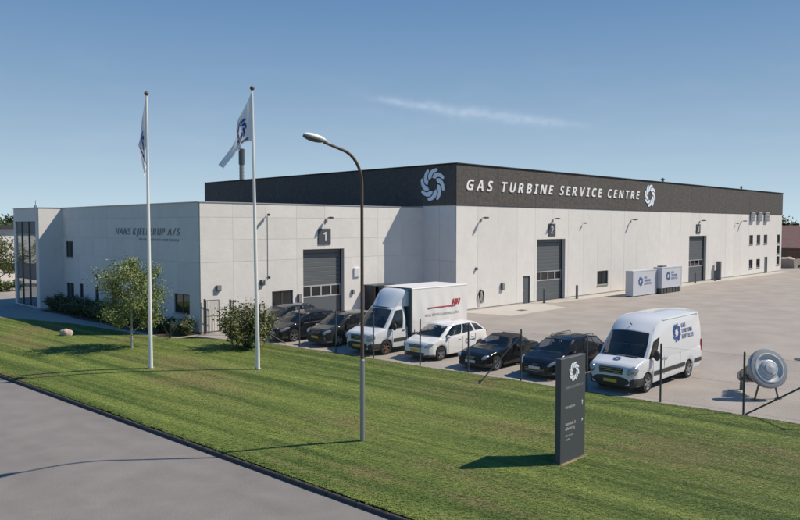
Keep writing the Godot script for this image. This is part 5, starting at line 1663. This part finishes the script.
func cars() -> void:
	# white people carrier
	var L := 4.32
	var s := {"L": L, "W": 1.79, "r": 0.315, "body": M.carwhite, "wheels": [0.84, 3.62], "gh": [0.80, 1.66, 3.58, 4.18],
		"top": [[0.0, 0.55], [0.05, 0.72], [0.2, 0.84], [0.80, 1.02], [1.2, 1.03], [3.4, 1.15], [4.1, 1.17], [4.25, 1.02], [L, 0.80]],
		"roof": [[1.66, 1.49], [2.1, 1.57], [2.9, 1.58], [3.58, 1.47]], "wins": [[0.07, 0.41], [0.44, 0.70], [0.74, 0.93]],
		"head": [0.17, 0.72, 0.07, 0.24, 0.085, 0.11], "tail": [4.22, 0.95, 0.72, 0.28, 0.18], "grille": [[0.02, 0.66, 0.78, 0.15, M.seam], [0.04, 0.36, 1.25, 0.12, M.bumper]], "plate": [-0.005, 0.48, M.plateY],
		"seams": [[1.30, 0.30, 0.96], [2.30, 0.30, 0.98], [3.25, 0.62, 1.0]], "handles": [[2.12, 0.88], [3.05, 0.90]], "mirm": M.carwhite}
	var w := car("white_hatchback", "white compact family car with grey print on its rear door", Vector3(23.85, 0, -22.95), 0.0, s)
	var pn := Node3D.new(); pn.name = "door_print"; w.add_child(pn, true); pn.position = Vector3(2.62, 0.72, 0.899)
	swirl(pn, Vector3.ZERO, Vector3.RIGHT, Vector3.BACK, 0.13, M.logogrey, null, 0.004)
	scribble(pn, Vector3(0.18, 0.0, 0), Vector3.RIGHT, Vector3.BACK, 0.08, 0.42, M.logogrey, 5)
	# black two-seater
	L = 4.05
	s = {"L": L, "W": 1.74, "r": 0.315, "body": M.carblack, "wheels": [0.76, 3.22], "gh": [1.52, 2.08, 2.82, 3.42],
		"top": [[0.0, 0.50], [0.05, 0.62], [0.25, 0.72], [0.76, 0.82], [1.5, 0.90], [2.2, 0.90], [3.2, 0.93], [3.8, 0.90], [3.98, 0.82], [L, 0.66]],
		"roof": [[2.08, 1.24], [2.4, 1.285], [2.82, 1.25]], "wins": [[0.08, 0.62], [0.66, 0.88]], "roofm": M.softtop, "pillar": M.softtop, "wt": 0.70, "seats": [2.75],
		"low": [[0.0, 0.26], [0.3, 0.18], [L - 0.4, 0.2], [L, 0.32]],
		"head": [0.14, 0.60, 0.07, 0.19, 0.07, 0.12], "tail": [3.97, 0.74, 0.62, 0.14, 0.3], "grille": [[0.0, 0.55, 0.42, 0.12, M.seam], [0.03, 0.30, 1.1, 0.10, M.bumper]], "plate": [-0.03, 0.40, M.plate],
		"seams": [[1.52, 0.28, 0.82], [2.55, 0.28, 0.82]], "handles": [[2.35, 0.72]], "mirm": M.carblack, "spokes": 5}
	car("black_roadster", "low black two-seater with a dark soft top", Vector3(23.90, 0, -19.72), 0.0, s)
	# black estate
	L = 4.16
	s = {"L": L, "W": 1.75, "r": 0.31, "body": M.carblack, "wheels": [0.84, 3.40], "gh": [0.88, 1.72, 3.62, 4.02],
		"top": [[0.0, 0.52], [0.05, 0.66], [0.22, 0.78], [0.88, 0.98], [1.3, 0.98], [3.5, 1.06], [4.0, 1.06], [4.10, 0.95], [L, 0.75]],
		"roof": [[1.72, 1.42], [2.2, 1.49], [3.0, 1.50], [3.62, 1.44]], "wins": [[0.09, 0.42], [0.45, 0.70], [0.73, 0.93]],
		"head": [0.26, 0.70, 0.06, 0.34, 0.075, 0.10], "tail": [4.08, 0.95, 0.70, 0.34, 0.14], "grille": [[0.02, 0.40, 1.0, 0.20, M.seam], [0.03, 0.60, 0.30, 0.07, M.bumper]], "plate": [-0.035, 0.48, M.plate],
		"seams": [[1.35, 0.30, 0.92], [2.35, 0.30, 0.94], [3.1, 0.6, 0.96]], "handles": [[2.15, 0.84], [2.95, 0.86]], "mirm": M.carblack}
	var e := car("black_estate", "black estate car with silver roof rails beside the white van", Vector3(24.28, 0, -16.74), 0.0, s)
	for z in [-0.55, 0.55]:
		var b := MB.new(); b.tube([Vector3(1.95, 1.49, z), Vector3(2.05, 1.56, z), Vector3(3.4, 1.56, z), Vector3(3.5, 1.49, z)], [0.016, 0.016, 0.016, 0.016], 6); obj("roof_rail", b, M.darkmetal, e)
	# grey compact
	L = 4.2
	s = {"L": L, "W": 1.78, "r": 0.325, "body": M.cargrey, "wheels": [0.82, 3.45], "gh": [0.86, 1.58, 3.62, 4.05],
		"top": [[0.0, 0.56], [0.05, 0.74], [0.2, 0.88], [0.86, 1.04], [1.2, 1.04], [3.5, 1.10], [4.0, 1.10], [4.12, 0.98], [L, 0.78]],
		"roof": [[1.58, 1.50], [2.1, 1.57], [3.0, 1.58], [3.62, 1.50]], "wins": [[0.07, 0.41], [0.44, 0.72], [0.76, 0.93]],
		"head": [0.17, 0.76, 0.07, 0.24, 0.09, 0.11], "tail": [4.1, 0.95, 0.72, 0.3, 0.16], "grille": [[0.02, 0.72, 0.62, 0.12, M.seam], [0.03, 0.40, 1.45, 0.22, M.bumper]], "plate": [-0.035, 0.50, M.plateY],
		"seams": [[1.30, 0.30, 0.98], [2.30, 0.30, 1.0], [3.2, 0.62, 1.02]], "handles": [[2.12, 0.9], [3.0, 0.92]], "mirm": M.cargrey}
	car("grey_hatchback", "warm grey compact car parked left of the lorry", Vector3(23.07, 0, -29.18), 0.0, s)
	var s2 := s.duplicate()
	s2.body = M.carnavy; s2.mirm = M.carnavy; s2.roof = [[1.62, 1.40], [2.1, 1.46], [3.0, 1.46], [3.62, 1.38]]; s2.top = [[0.0, 0.50], [0.05, 0.64], [0.22, 0.76], [0.86, 0.96], [1.2, 0.96], [3.5, 1.03], [4.0, 1.03], [4.12, 0.9], [L, 0.7]]
	s2.head = [0.26, 0.68, 0.06, 0.30, 0.075, 0.10]; s2.grille = [[0.02, 0.42, 0.9, 0.16, M.seam]]; s2.plate = [-0.035, 0.48, M.plate]
	s2.seams = [[1.30, 0.30, 0.9], [2.30, 0.30, 0.92], [3.2, 0.62, 0.94]]; s2.handles = [[2.12, 0.82], [3.0, 0.84]]
	car("dark_hatchback", "dark blue-black hatchback between the grey car and another dark car", Vector3(22.46, 0, -32.06), 0.0, s2)
	var s3 := s2.duplicate()
	s3.body = M.carslate; s3.mirm = M.carslate; s3.roof = [[1.62, 1.44], [2.1, 1.52], [3.0, 1.52], [3.62, 1.44]]
	car("dark_hatchback", "dark slate car half hidden behind the big lawn bush", Vector3(23.3, 0, -34.9), 0.0, s3)
